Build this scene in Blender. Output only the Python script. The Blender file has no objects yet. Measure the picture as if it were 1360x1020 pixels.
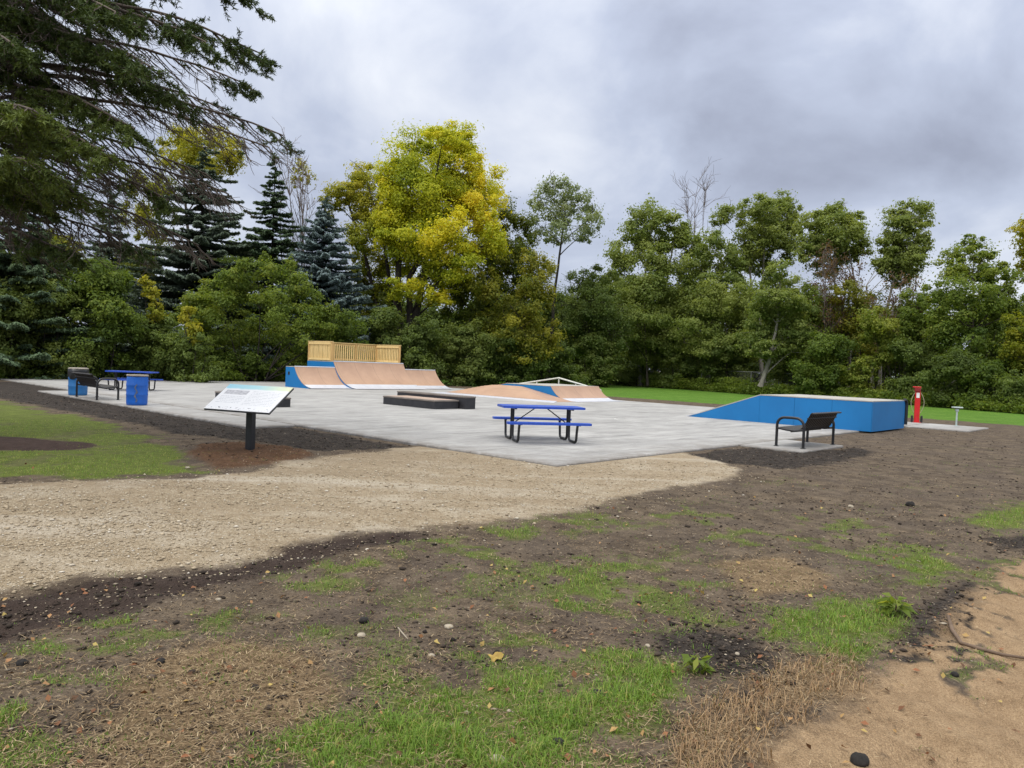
import bpy, math, numpy as np
from mathutils import Vector, Matrix
rng = np.random.default_rng(7)
PI = math.pi
scene = bpy.context.scene
COL = scene.collection

# ------------------------------------------------------------------ camera model (pixels of the 1360x1020 photograph)
f = 1000.; H = 1.65; p_ = math.atan(26/1000.); r_ = math.radians(2.3)
F = (0, math.cos(p_), -math.sin(p_)); R0 = (1, 0, 0); U0 = (0, math.sin(p_), math.cos(p_))
c_, s_ = math.cos(r_), math.sin(r_)
R = [c_*R0[i]+s_*U0[i] for i in range(3)]; U = [c_*U0[i]-s_*R0[i] for i in range(3)]
def ray(x, y): return [F[i]+R[i]*(x-680)/f+U[i]*(510-y)/f for i in range(3)]
def G(x, y, z=0.):
    d = ray(x, y); t = (z-H)/d[2]; return (d[0]*t, d[1]*t)
def D(x, y, Y):
    d = ray(x, y); t = Y/d[1]; return np.array((d[0]*t, Y, H+d[2]*t))
def proj(P):
    d = (P[0], P[1], P[2]-H); dot = lambda u: sum(u[i]*d[i] for i in range(3)); z = dot(F)
    return (680+f*dot(R)/z, 510-f*dot(U)/z)
# slab frame: a runs along its left edge, b along its right edge, from the near corner
C0 = G(740, 617); L_ = G(20, 506)
n_ = math.hypot(L_[0]-C0[0], L_[1]-C0[1]); A = ((L_[0]-C0[0])/n_, (L_[1]-C0[1])/n_); B = (A[1], -A[0])
TH = math.atan2(B[1], B[0])
def S(a, b, z=0.): return (C0[0]+A[0]*a+B[0]*b, C0[1]+A[1]*a+B[1]*b, z)

cam = bpy.data.cameras.new('camera'); camo = bpy.data.objects.new('camera', cam); COL.objects.link(camo)
cam.sensor_width = 36; cam.lens = 36*f/1360; cam.clip_end = 3000; cam.clip_start = .05
M_ = Matrix(((R[0], U[0], -F[0], 0), (R[1], U[1], -F[1], 0), (R[2], U[2], -F[2], H), (0, 0, 0, 1)))
camo.matrix_world = M_
scene.camera = camo

# ------------------------------------------------------------------ light, sky
scene.view_settings.view_transform = 'Standard'; scene.view_settings.look = 'None'
scene.view_settings.exposure = 0.22; scene.view_settings.gamma = 1
SUN_EL, SUN_AZ = math.radians(52), math.radians(215)     # azimuth measured clockwise from +Y
sd = bpy.data.lights.new('sun', 'SUN'); so = bpy.data.objects.new('sun', sd); COL.objects.link(so)
sd.energy = 1.45; sd.angle = math.radians(28); sd.color = (1, .965, .91)
dv = Vector((math.sin(SUN_AZ)*math.cos(SUN_EL), math.cos(SUN_AZ)*math.cos(SUN_EL), math.sin(SUN_EL)))
so.rotation_euler = dv.to_track_quat('Z', 'Y').to_euler(); so.location = (0, 0, 60)

def N(nt, t, **kw):
    n = nt.nodes.new(t)
    for k, v in kw.items():
        if k.startswith('in_'):
            key = k[3:]
            n.inputs[int(key) if key.isdigit() else key].default_value = v
        else: setattr(n, k, v)
    return n
def ramp(nt, stops, fac=None, interp='LINEAR'):
    n = nt.nodes.new('ShaderNodeValToRGB'); cr = n.color_ramp; cr.interpolation = interp
    while len(cr.elements) < len(stops): cr.elements.new(.5)
    for e, (p, c) in zip(cr.elements, stops):
        e.position = p; e.color = (c, c, c, 1) if isinstance(c, (int, float)) else (*c, 1)
    if fac is not None: nt.links.new(fac, n.inputs[0])
    return n
def math_(nt, op, a, b=None):
    n = nt.nodes.new('ShaderNodeMath'); n.operation = op
    for i, v in enumerate((a, b)):
        if v is None: continue
        if isinstance(v, (int, float)): n.inputs[i].default_value = v
        else: nt.links.new(v, n.inputs[i])
    return n.outputs[0]
def mixc(nt, fac, a, b, mode='MIX'):
    n = nt.nodes.new('ShaderNodeMix'); n.data_type = 'RGBA'; n.blend_type = mode
    for i, v in ((0, fac), (6, a), (7, b)):
        if isinstance(v, (int, float)): n.inputs[i].default_value = v
        elif isinstance(v, tuple): n.inputs[i].default_value = (*v, 1)
        else: nt.links.new(v, n.inputs[i])
    return n.outputs[2]

world = bpy.data.worlds.new('World'); scene.world = world; world.use_nodes = True
nt = world.node_tree; nt.nodes.clear()
out = N(nt, 'ShaderNodeOutputWorld')
sky = N(nt, 'ShaderNodeTexSky', sky_type='NISHITA', sun_disc=False, sun_elevation=SUN_EL, sun_rotation=SUN_AZ)
bg1 = N(nt, 'ShaderNodeBackground'); bg1.inputs[1].default_value = .09
nt.links.new(sky.outputs[0], bg1.inputs[0])
tc = N(nt, 'ShaderNodeTexCoord'); sx = N(nt, 'ShaderNodeSeparateXYZ'); nt.links.new(tc.outputs['Generated'], sx.inputs[0])
zc = math_(nt, 'MAXIMUM', sx.outputs[2], 0.0)
den = math_(nt, 'ADD', zc, .55)
cx = N(nt, 'ShaderNodeCombineXYZ')
nt.links.new(math_(nt, 'DIVIDE', sx.outputs[0], den), cx.inputs[0]); nt.links.new(math_(nt, 'DIVIDE', sx.outputs[1], den), cx.inputs[1])
cx.inputs[2].default_value = 1.7
n1 = N(nt, 'ShaderNodeTexNoise', in_Scale=3.3, in_Detail=10, in_Roughness=.52, in_Distortion=.25)
n2 = N(nt, 'ShaderNodeTexNoise', in_Scale=1.15, in_Detail=3, in_Roughness=.5)
nt.links.new(cx.outputs[0], n1.inputs['Vector']); nt.links.new(cx.outputs[0], n2.inputs['Vector'])
sm = math_(nt, 'ADD', math_(nt, 'MULTIPLY', n1.outputs[0], .62), math_(nt, 'MULTIPLY', n2.outputs[0], .38))
cr = ramp(nt, [(.36, (.34, .368, .465)), (.43, (.42, .46, .575)), (.50, (.51, .56, .69)), (.555, (.63, .675, .785)), (.65, (.82, .85, .915))], sm)
up = ramp(nt, [(0, .28), (.30, .30), (.46, .34), (.70, .80), (1., 1.)], zc).outputs[0]; up = math_(nt, 'MULTIPLY', up, 3.3)
bg2 = N(nt, 'ShaderNodeBackground')
# the thick cloud overhead is a neutral white, brighter than the band above the horizon
over = ramp(nt, [(.42, 0.), (.75, .85)], zc)
nt.links.new(mixc(nt, over.outputs[0], cr.outputs[0], (.66, .645, .60)), bg2.inputs[0]); nt.links.new(up, bg2.inputs[1])
mx = N(nt, 'ShaderNodeMixShader'); mx.inputs[0].default_value = .9
nt.links.new(bg1.outputs[0], mx.inputs[1]); nt.links.new(bg2.outputs[0], mx.inputs[2]); nt.links.new(mx.outputs[0], out.inputs[0])

# ------------------------------------------------------------------ materials
def newmat(name):
    m = bpy.data.materials.new(name); m.use_nodes = True; m.node_tree.nodes.clear()
    nt = m.node_tree; o = N(nt, 'ShaderNodeOutputMaterial'); b = N(nt, 'ShaderNodeBsdfPrincipled')
    nt.links.new(b.outputs[0], o.inputs[0]); return m, nt, b, o
def pmat(name, c1, c2=None, scale=6., rough=.55, metallic=0., bump=0., bscale=60., stretch=(1, 1, 1), coat=0.):
    m, nt, b, o = newmat(name)
    c2 = c2 or tuple(x*.82 for x in c1)
    tc = N(nt, 'ShaderNodeTexCoord'); mp = N(nt, 'ShaderNodeMapping'); mp.inputs['Scale'].default_value = stretch
    nt.links.new(tc.outputs['Object'], mp.inputs[0])
    no = N(nt, 'ShaderNodeTexNoise', in_Scale=scale, in_Detail=6, in_Roughness=.6); nt.links.new(mp.outputs[0], no.inputs['Vector'])
    cr = ramp(nt, [(.35, c2), (.62, c1)], no.outputs[0]); nt.links.new(cr.outputs[0], b.inputs['Base Color'])
    b.inputs['Roughness'].default_value = rough; b.inputs['Metallic'].default_value = metallic
    b.inputs['Coat Weight'].default_value = coat
    if bump:
        n2 = N(nt, 'ShaderNodeTexNoise', in_Scale=bscale, in_Detail=4); nt.links.new(mp.outputs[0], n2.inputs['Vector'])
        bp = N(nt, 'ShaderNodeBump', in_Strength=bump, in_Distance=.01); nt.links.new(n2.outputs[0], bp.inputs['Height'])
        nt.links.new(bp.outputs[0], b.inputs['Normal'])
    return m
MAT = {}
MAT['blue_side'] = pmat('blue_painted_board', (.003, .165, .435), (.003, .145, .39), .9, .62, bump=.05)
def ramp_board():
    m = pmat('tan_ramp_board', (.42, .262, .172), (.365, .222, .145), 1.3, .5, bump=.04); nt = m.node_tree
    b = [n for n in nt.nodes if n.type == 'BSDF_PRINCIPLED'][0]; src = b.inputs['Base Color'].links[0].from_socket
    tc = N(nt, 'ShaderNodeTexCoord'); sx = N(nt, 'ShaderNodeSeparateXYZ'); nt.links.new(tc.outputs['Object'], sx.inputs[0])
    fr = math_(nt, 'FRACT', math_(nt, 'DIVIDE', math_(nt, 'ADD', sx.outputs[0], 20.), 1.22))          # sheet joints
    j = math_(nt, 'LESS_THAN', math_(nt, 'ABSOLUTE', math_(nt, 'SUBTRACT', fr, .5)), .008)
    mp = N(nt, 'ShaderNodeMapping'); mp.inputs['Scale'].default_value = (5, .6, .6); nt.links.new(tc.outputs['Object'], mp.inputs[0])
    no = N(nt, 'ShaderNodeTexNoise', in_Scale=2.5, in_Detail=6, in_Roughness=.7); nt.links.new(mp.outputs[0], no.inputs['Vector'])   # wheel marks
    c = mixc(nt, ramp(nt, [(.55, 0.), (.70, .35)], no.outputs[0]).outputs[0], src, (.22, .15, .11))
    nt.links.new(mixc(nt, math_(nt, 'MULTIPLY', j, .55), c, (.14, .09, .06)), b.inputs['Base Color']); return m
MAT['ramp_brown'] = ramp_board()
MAT['steel'] = pmat('galvanised_steel', (.62, .64, .70), (.54, .56, .62), 2.5, .45, .35)
MAT['deck_grey'] = pmat('weathered_deck_board', (.42, .40, .36), (.33, .31, .28), 2, .7, bump=.1)
MAT['pine'] = pmat('new_pine', (.80, .59, .27), (.66, .46, .19), 5, .65, stretch=(3, 3, .5), bump=.08)
MAT['pine_dark'] = pmat('pine_post', (.60, .39, .15), (.50, .31, .12), 5, .65, stretch=(3, 3, .5), bump=.08)
MAT['black_metal'] = pmat('black_coated_metal', (.012, .012, .013), (.018, .018, .02), 20, .38)
MAT['bench_black'] = pmat('dark_brown_black_coating', (.016, .013, .012), (.028, .022, .018), 25, .5, bump=.1, bscale=150)
MAT['ledge_black'] = pmat('black_ledge_board', (.018, .018, .022), (.03, .03, .034), 4, .6, bump=.1)
MAT['ledge_top'] = pmat('grey_ledge_edge', (.19, .16, .14), (.13, .115, .10), 3, .6, bump=.1)
MAT['ledge_tan'] = pmat('tan_ledge_board', (.42, .31, .24), (.34, .25, .20), 3, .6)
MAT['table_blue'] = pmat('blue_plastic_coating', (.018, .075, .44), (.015, .062, .38), 12, .42, bump=.15, bscale=90)
MAT['barrel_blue'] = pmat('blue_plastic_drum', (.008, .125, .56), (.012, .10, .43), 2.2, .42)
MAT['barrel_faded'] = pmat('faded_blue_drum', (.02, .17, .44), (.02, .13, .35), 2.2, .5)
MAT['bag_black'] = pmat('black_bin_bag', (.012, .012, .013), None, 9, .4, bump=.6, bscale=14)
MAT['rim_tan'] = pmat('greyed_rim', (.34, .30, .25), (.22, .19, .16), 9, .7)
MAT['scuff'] = pmat('drum_scuff', (.16, .16, .17), (.06, .10, .2), 12, .7)
MAT['red'] = pmat('red_powder_coat', (.56, .012, .014), (.48, .01, .012), 5, .38)
MAT['red_dark'] = pmat('dark_red_tray', (.22, .014, .016), None, 5, .45)
MAT['white'] = pmat('white_paint', (.78, .78, .76), (.70, .70, .68), 6, .5)
MAT['rail_white'] = pmat('cream_painted_steel', (.66, .66, .58), (.54, .54, .47), 6, .45)
MAT['cable'] = pmat('pale_hose', (.34, .32, .20), None, 6, .5)
MAT['galv_pale'] = pmat('pale_galvanised', (.50, .58, .55), (.42, .49, .47), 8, .4, .4)
MAT['post_dark'] = pmat('charcoal_post', (.014, .016, .019), (.022, .024, .028), 8, .42)
MAT['fence_wire'] = pmat('fence_wire', (.30, .31, .30), None, 8, .5, .5)
MAT['rubber'] = pmat('black_rubber', (.015, .016, .02), None, 8, .6)
MAT['bark'] = pmat('grey_brown_bark', (.085, .068, .052), (.04, .032, .026), 3, .9, stretch=(3, 3, .6), bump=.5, bscale=12)
MAT['bark_pale'] = pmat('pale_grey_bark', (.30, .28, .24), (.17, .155, .13), 2, .9, stretch=(2, 2, .7), bump=.3, bscale=12)
MAT['bark_dark'] = pmat('dark_bark', (.04, .032, .026), (.02, .017, .014), 3, .95, stretch=(3, 3, .6), bump=.5, bscale=14)
MAT['twig'] = pmat('dry_twigs', (.135, .105, .085), (.07, .055, .046), 2, .9)
MAT['twig_grey'] = pmat('bare_grey_twigs', (.20, .165, .145), (.12, .095, .085), 2, .9)
MAT['stone'] = pmat('pale_stone', (.38, .33, .25), (.28, .24, .18), 14, .85, bump=.2)
MAT['soil_clod'] = pmat('black_soil', (.022, .018, .016), (.010, .009, .008), 18, .95, bump=.6, bscale=50)
MAT['dead_wood'] = pmat('brown_dead_stick', (.16, .11, .075), (.09, .06, .04), 10, .9, bump=.3)
MAT['chalk'] = pmat('white_chalk', (.60, .60, .58), None, 30, .9)

def leafmat(name, stops, trans=.45, rough=.6):
    m, nt, b, o = newmat(name)
    at = N(nt, 'ShaderNodeAttribute', attribute_name='tint')
    cr = ramp(nt, stops, at.outputs['Fac'])
    nt.links.new(cr.outputs[0], b.inputs['Base Color']); b.inputs['Roughness'].default_value = rough
    b.inputs['Specular IOR Level'].default_value = .25
    if trans:
        tr = N(nt, 'ShaderNodeBsdfTranslucent'); ms = N(nt, 'ShaderNodeMixShader'); ms.inputs[0].default_value = trans
        nt.links.new(mixc(nt, 1.0, cr.outputs[0], (1.45, 1.4, .75), 'MULTIPLY'), tr.inputs[0])
        nt.links.new(b.outputs[0], ms.inputs[1]); nt.links.new(tr.outputs[0], ms.inputs[2]); nt.links.new(ms.outputs[0], o.inputs[0])
    return m
LM = {
 'gold':  leafmat('golden_leaves', [(0, (.22, .28, .022)), (.4, (.42, .45, .028)), (.7, (.62, .58, .04)), (1, (.76, .63, .055))]),
 'yelgreen': leafmat('yellow_green_leaves', [(0, (.11, .16, .015)), (.5, (.24, .26, .022)), (1, (.44, .40, .045))]),
 'olive': leafmat('olive_leaves', [(0, (.06, .09, .015)), (.5, (.13, .16, .023)), (1, (.29, .275, .032))]),
 'green': leafmat('green_leaves', [(0, (.078, .115, .027)), (.5, (.15, .205, .046)), (1, (.25, .295, .075))]),
 'fresh': leafmat('fresh_green_leaves', [(0, (.07, .115, .02)), (.5, (.155, .215, .034)), (1, (.28, .31, .055))]),
 'dark':  leafmat('dark_green_leaves', [(0, (.052, .080, .020)), (.5, (.10, .148, .034)), (1, (.17, .21, .05))]),
 'pale':  leafmat('pale_grey_green_leaves', [(0, (.11, .15, .07)), (.5, (.21, .26, .125)), (1, (.34, .38, .21))]),
 'brown': leafmat('red_brown_leaves', [(0, (.10, .06, .035)), (.5, (.17, .10, .06)), (1, (.20, .15, .06))]),
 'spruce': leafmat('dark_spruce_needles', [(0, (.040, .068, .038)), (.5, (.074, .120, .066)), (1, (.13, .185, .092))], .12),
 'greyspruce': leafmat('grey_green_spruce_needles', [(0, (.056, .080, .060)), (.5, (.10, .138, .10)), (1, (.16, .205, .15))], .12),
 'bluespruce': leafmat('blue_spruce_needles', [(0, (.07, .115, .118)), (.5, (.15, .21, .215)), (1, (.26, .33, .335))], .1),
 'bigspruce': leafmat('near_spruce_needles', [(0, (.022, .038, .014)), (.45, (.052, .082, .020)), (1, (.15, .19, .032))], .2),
 'grass': leafmat('grass_blades', [(0, (.05, .09, .016)), (.5, (.125, .22, .030)), (.85, (.20, .31, .045)), (1, (.34, .33, .10))], .3),
 'straw': leafmat('dry_straw', [(0, (.09, .058, .03)), (.5, (.24, .165, .09)), (1, (.46, .36, .22))], .15),
 'hay': leafmat('dead_tan_grass', [(0, (.13, .075, .04)), (.5, (.30, .19, .10)), (1, (.44, .31, .17))], .15),
 'litter': leafmat('fallen_autumn_leaves', [(0, (.09, .045, .022)), (.4, (.24, .10, .045)), (.7, (.36, .2, .09)), (1, (.42, .33, .10))], .1),
 'chip': leafmat('wood_and_soil_chips', [(0, (.02, .015, .012)), (.5, (.075, .055, .042)), (.8, (.18, .14, .10)), (1, (.42, .36, .27))], 0),
 'gravel': leafmat('limestone_gravel', [(0, (.20, .158, .108)), (.45, (.355, .285, .195)), (.75, (.44, .37, .265)), (1, (.58, .53, .45))], 0, .85),
 'clod': leafmat('dark_soil_clods', [(0, (.014, .011, .009)), (.5, (.045, .034, .026)), (1, (.11, .083, .062))], 0, .95),
}

# ------------------------------------------------------------------ object helpers
def tag(o, label=None, cat=None, group=None, kind=None):
    if label: o['label'] = label
    if cat: o['category'] = cat
    if group: o['group'] = group
    if kind: o['kind'] = kind
    return o
def empty(name, loc, rz=0., label=None, cat=None, group=None):
    o = bpy.data.objects.new(name, None); COL.objects.link(o); o.location = loc; o.rotation_euler = (0, 0, rz)
    o.empty_display_size = .2
    return tag(o, label, cat, group)
class MB:
    def __init__(s): s.v = []; s.f = []; s.sm = []
    def add(s, vs, fs, smooth=False):
        k = len(s.v); s.v += [tuple(map(float, v)) for v in vs]; s.f += [tuple(i+k for i in q) for q in fs]; s.sm += [smooth]*len(fs)
        return s
    def box(s, c, d, rz=0., rx=0.):
        hx, hy, hz = d[0]/2, d[1]/2, d[2]/2
        m = Matrix.Rotation(rz, 3, 'Z') @ Matrix.Rotation(rx, 3, 'X')
        vs = [Vector(c) + m @ Vector((x*hx, y*hy, z*hz)) for x, y, z in
              ((-1,-1,-1),(1,-1,-1),(1,1,-1),(-1,1,-1),(-1,-1,1),(1,-1,1),(1,1,1),(-1,1,1))]
        return s.add(vs, [(0,3,2,1),(4,5,6,7),(0,1,5,4),(1,2,6,5),(2,3,7,6),(3,0,4,7)])
    def bevbox(s, c, d, b=.01, rz=0.):
        # box with chamfered vertical and horizontal edges
        hx, hy, hz = d[0]/2, d[1]/2, d[2]/2; m = Matrix.Rotation(rz, 3, 'Z'); rings = []
        for z, q in ((-hz, b), (-hz+b, 0), (hz-b, 0), (hz, b)):
            x, y = hx-q, hy-q; e = b if q == 0 else b*.5
            rings.append([(x, -y+e, z), (x, y-e, z), (x-e, y, z), (-x+e, y, z), (-x, y-e, z), (-x, -y+e, z), (-x+e, -y, z), (x-e, -y, z)])
        vs = [Vector(c) + m @ Vector(v) for rg in rings for v in rg]; fs = []
        for i in range(3):
            for j in range(8): fs.append((i*8+j, i*8+(j+1) % 8, i*8+8+(j+1) % 8, i*8+8+j))
        fs += [tuple(range(7, -1, -1)), tuple(range(24, 32))]
        return s.add(vs, fs)
    def tube(s, pts, rad, n=8, cap=True):
        pts = [Vector(p) for p in pts]; m = len(pts)
        rad = [rad]*m if isinstance(rad, (int, float)) else rad
        vs = []; fs = []; ref = None
        for i, p in enumerate(pts):
            t = (pts[min(i+1, m-1)]-pts[max(i-1, 0)]).normalized()
            if ref is None: ref = t.orthogonal().normalized()
            ref = (ref - t*ref.dot(t)).normalized(); q = t.cross(ref)
            for k in range(n):
                an = 2*PI*k/n; vs.append(p + (ref*math.cos(an)+q*math.sin(an))*rad[i])
        for i in range(m-1):
            for k in range(n): fs.append((i*n+k, i*n+(k+1) % n, i*n+n+(k+1) % n, i*n+n+k))
        s.add(vs, fs, True)
        if cap:
            s.add([vs[k] for k in range(n)], [tuple(range(n-1, -1, -1))]); s.add([vs[(m-1)*n+k] for k in range(n)], [tuple(range(n))])
        return s
    def lathe(s, prof, c=(0, 0, 0), n=28):
        vs = [(c[0]+r*math.cos(2*PI*k/n), c[1]+r*math.sin(2*PI*k/n), c[2]+z) for r, z in prof for k in range(n)]; fs = []
        for i in range(len(prof)-1):
            for k in range(n): fs.append((i*n+k, i*n+(k+1) % n, i*n+n+(k+1) % n, i*n+n+k))
        return s.add(vs, fs, True)
    def prism(s, poly, axis, lo, hi):
        # poly: 2-D outline extruded along axis ('x': poly is (y,z); 'z': poly is (x,y))
        n = len(poly)
        mk = (lambda p, t: (t, p[0], p[1])) if axis == 'x' else (lambda p, t: (p[0], p[1], t)) if axis == 'z' else (lambda p, t: (p[0], t, p[1]))
        vs = [mk(p, lo) for p in poly]+[mk(p, hi) for p in poly]
        return s.add(vs, [tuple(range(n-1, -1, -1)), tuple(range(n, 2*n))]+[(i, (i+1) % n, n+(i+1) % n, n+i) for i in range(n)])
    def build(s, name, mat, parent=None, fix=True):
        me = bpy.data.meshes.new(name); me.from_pydata(s.v, [], s.f); me.materials.append(mat)
        me.polygons.foreach_set('use_smooth', s.sm)
        if fix:
            import bmesh
            bm = bmesh.new(); bm.from_mesh(me); bmesh.ops.recalc_face_normals(bm, faces=bm.faces); bm.to_mesh(me); bm.free()
        o = bpy.data.objects.new(name, me); COL.objects.link(o); o.parent = parent
        return o
def npmesh(name, V, Fq, mat, parent=None, tint=None, smooth=False, attrs=None):
    """V (n,3); Fq list of index arrays (m,k)"""
    me = bpy.data.meshes.new(name); V = np.asarray(V, np.float32)
    me.vertices.add(len(V)); me.vertices.foreach_set('co', V.ravel())
    Fq = Fq if isinstance(Fq, list) else [Fq]
    loops = np.concatenate([q.ravel() for q in Fq]).astype(np.int32)
    tot = np.concatenate([np.full(len(q), q.shape[1], np.int32) for q in Fq])
    st = np.concatenate([[0], np.cumsum(tot)[:-1]]).astype(np.int32)
    me.loops.add(len(loops)); me.loops.foreach_set('vertex_index', loops)
    me.polygons.add(len(tot)); me.polygons.foreach_set('loop_start', st); me.polygons.foreach_set('loop_total', tot)
    if smooth: me.polygons.foreach_set('use_smooth', np.ones(len(tot), bool))
    at = dict(attrs or {})
    if tint is not None: at['tint'] = tint
    for k, v in at.items():
        a_ = me.attributes.new(k, 'FLOAT', 'POINT'); a_.data.foreach_set('value', np.asarray(v, np.float32))
    me.update(calc_edges=True); me.materials.append(mat)
    o = bpy.data.objects.new(name, me); COL.objects.link(o); o.parent = parent
    return o
def copy_tree(o, parent=None):
    c = o.copy(); COL.objects.link(c); c.parent = parent
    for ch in list(o.children): copy_tree(ch, c)
    return c
def unit(v): return v/np.maximum(np.linalg.norm(v, axis=-1, keepdims=True), 1e-9)

# ------------------------------------------------------------------ noise
def hash2(i, j, s):
    h = (i.astype(np.int64)*374761393 + j.astype(np.int64)*668265263 + s*974711) & 0x7fffffff
    h = ((h ^ (h >> 13))*1274126177) & 0x7fffffff
    return ((h ^ (h >> 16)) & 0xffff)/65535.
def vnoise(x, y, s=0):
    i = np.floor(x).astype(np.int64); j = np.floor(y).astype(np.int64); u = x-i; v = y-j
    u = u*u*(3-2*u); v = v*v*(3-2*v)
    return (hash2(i, j, s)*(1-u)+hash2(i+1, j, s)*u)*(1-v)+(hash2(i, j+1, s)*(1-u)+hash2(i+1, j+1, s)*u)*v
def fbm(x, y, s=0, o=4):
    r = 0.; a = .5; t = 0.
    for k in range(o):
        r = r+a*vnoise(x*2**k+17.3*k, y*2**k-9.1*k, s+k); t += a; a *= .55
    return r/t - .5
def sstep(x, lo, hi):
    t = np.clip((x-lo)/(hi-lo), 0, 1); return t*t*(3-2*t)
def sdpoly(x, y, P):
    """signed distance, positive inside"""
    d = np.full(x.shape, 1e9); ins = np.zeros(x.shape, bool); n = len(P)
    for i in range(n):
        ax, ay = P[i]; bx, by = P[(i+1) % n]; ex, ey = bx-ax, by-ay
        t = np.clip(((x-ax)*ex+(y-ay)*ey)/(ex*ex+ey*ey+1e-12), 0, 1)
        d = np.minimum(d, np.hypot(x-ax-t*ex, y-ay-t*ey))
        cnd = ((ay > y) != (by > y)); ins ^= cnd & (x < ex*(y-ay)/(ey if abs(ey) > 1e-12 else 1e-12)+ax)
    return np.where(ins, d, -d)
GZ = -.05
def PX(pts): return [G(x, y, GZ) for x, y in pts]

# ------------------------------------------------------------------ ground zones (areas of the real ground, in metres)
Z_GRAVEL = PX([(-700, 655), (0, 641), (120, 641), (265, 633), (350, 625), (425, 608), (560, 592), (745, 608), (905, 601), (985, 622), (958, 640), (880, 652), (800, 668), (700, 684), (590, 700), (480, 708), (410, 718), (340, 738), (250, 754), (120, 768), (0, 788), (-700, 900)])
Z_LGRASS = PX([(-500, 520), (0, 533), (60, 545), (150, 562), (225, 585), (270, 612), (285, 626), (220, 634), (120, 634), (0, 634), (-500, 645)])
Z_MOUND = PX([(255, 592), (330, 590), (405, 600), (415, 608), (350, 620), (290, 624), (250, 608)])
Z_TRACK = PX([(-700, 930), (0, 796), (120, 772), (250, 757), (345, 740), (400, 720), (470, 712), (540, 706), (560, 712), (440, 736), (330, 770), (180, 805), (0, 850), (-700, 1100)])
GR_STRONG = [PX(q) for q in (
    [(330, 975), (430, 930), (560, 905), (700, 905), (800, 870), (900, 855), (960, 880), (930, 930), (880, 985), (840, 1100), (330, 1100)],
    [(1000, 800), (1080, 785), (1150, 790), (1200, 790), (1230, 830), (1200, 865), (1120, 868), (1030, 842)],
    [(1175, 745), (1240, 735), (1275, 760), (1210, 790), (1160, 780)],
    [(1270, 690), (1340, 665), (1420, 650), (1420, 700), (1330, 720)],
    [(300, 1100), (280, 990), (400, 960), (420, 1100)])]
GR_WEAK = [PX(q) for q in (
    [(700, 760), (800, 740), (930, 750), (960, 800), (880, 850), (760, 850), (690, 810)],
    [(-200, 900), (100, 915), (190, 950), (180, 1010), (-200, 1100)],
    [(400, 735), (470, 725), (560, 735), (540, 752), (430, 762)],
    [(-50, 840), (60, 820), (170, 800), (190, 812), (80, 850), (-50, 880)],
    [(640, 706), (760, 692), (880, 690), (900, 700), (760, 712), (660, 722)],
    [(60, 880), (330, 800), (560, 760), (900, 720), (1080, 760), (900, 900), (500, 960), (100, 1000)],
    [(1080, 735), (1180, 715), (1260, 735), (1180, 770), (1090, 760)],
    [(350, 960), (520, 860), (640, 880), (760, 840), (900, 800), (1010, 840), (1000, 910), (700, 1100), (300, 1100)],
    [(370, 760), (480, 750), (520, 790), (420, 800), (350, 790)])]
Z_STRAW = [PX(q) for q in (
    [(190, 880), (300, 850), (420, 870), (440, 930), (330, 990), (200, 1100), (80, 1100), (150, 960)],
    [(880, 1100), (900, 960), (960, 920), (1030, 880), (1110, 880), (1160, 920), (1060, 960), (960, 1010), (940, 1100)],
    [(950, 745), (1060, 735), (1120, 780), (1000, 800)])]
Z_SAND = PX([(1800, 680), (1420, 715), (1340, 750), (1275, 800), (1235, 855), (1140, 905), (1050, 945), (985, 985), (950, 1100), (1800, 1300)])
Z_BLACK = [PX(q) for q in (
    [(870, 845), (930, 835), (990, 850), (1030, 880), (1010, 905), (960, 890), (890, 865)],
    [(1225, 800), (1280, 775), (1310, 785), (1300, 830), (1240, 860), (1195, 870), (1215, 835)],
    [(1300, 715), (1400, 700), (1400, 730), (1320, 735)])]
Z_MULCH_C = (-9.5, 12.75)
Z_EDGEMUD = [PX([(60, 507), (240, 543), (330, 566), (385, 566), (560, 596), (420, 600), (360, 590), (230, 575), (120, 552), (0, 530), (-200, 505)]),
             PX([(890, 606), (1000, 594), (1060, 600), (1150, 592), (1160, 606), (1040, 625), (985, 618)])]
Z_LAWN = [S(70, 27.8)[:2], S(-45, 27.8)[:2], (60, 20), (31.5, 43.5), (29, 53), (20, 63.5), (14.5, 73), (6, 80), (-8, 84)]

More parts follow.
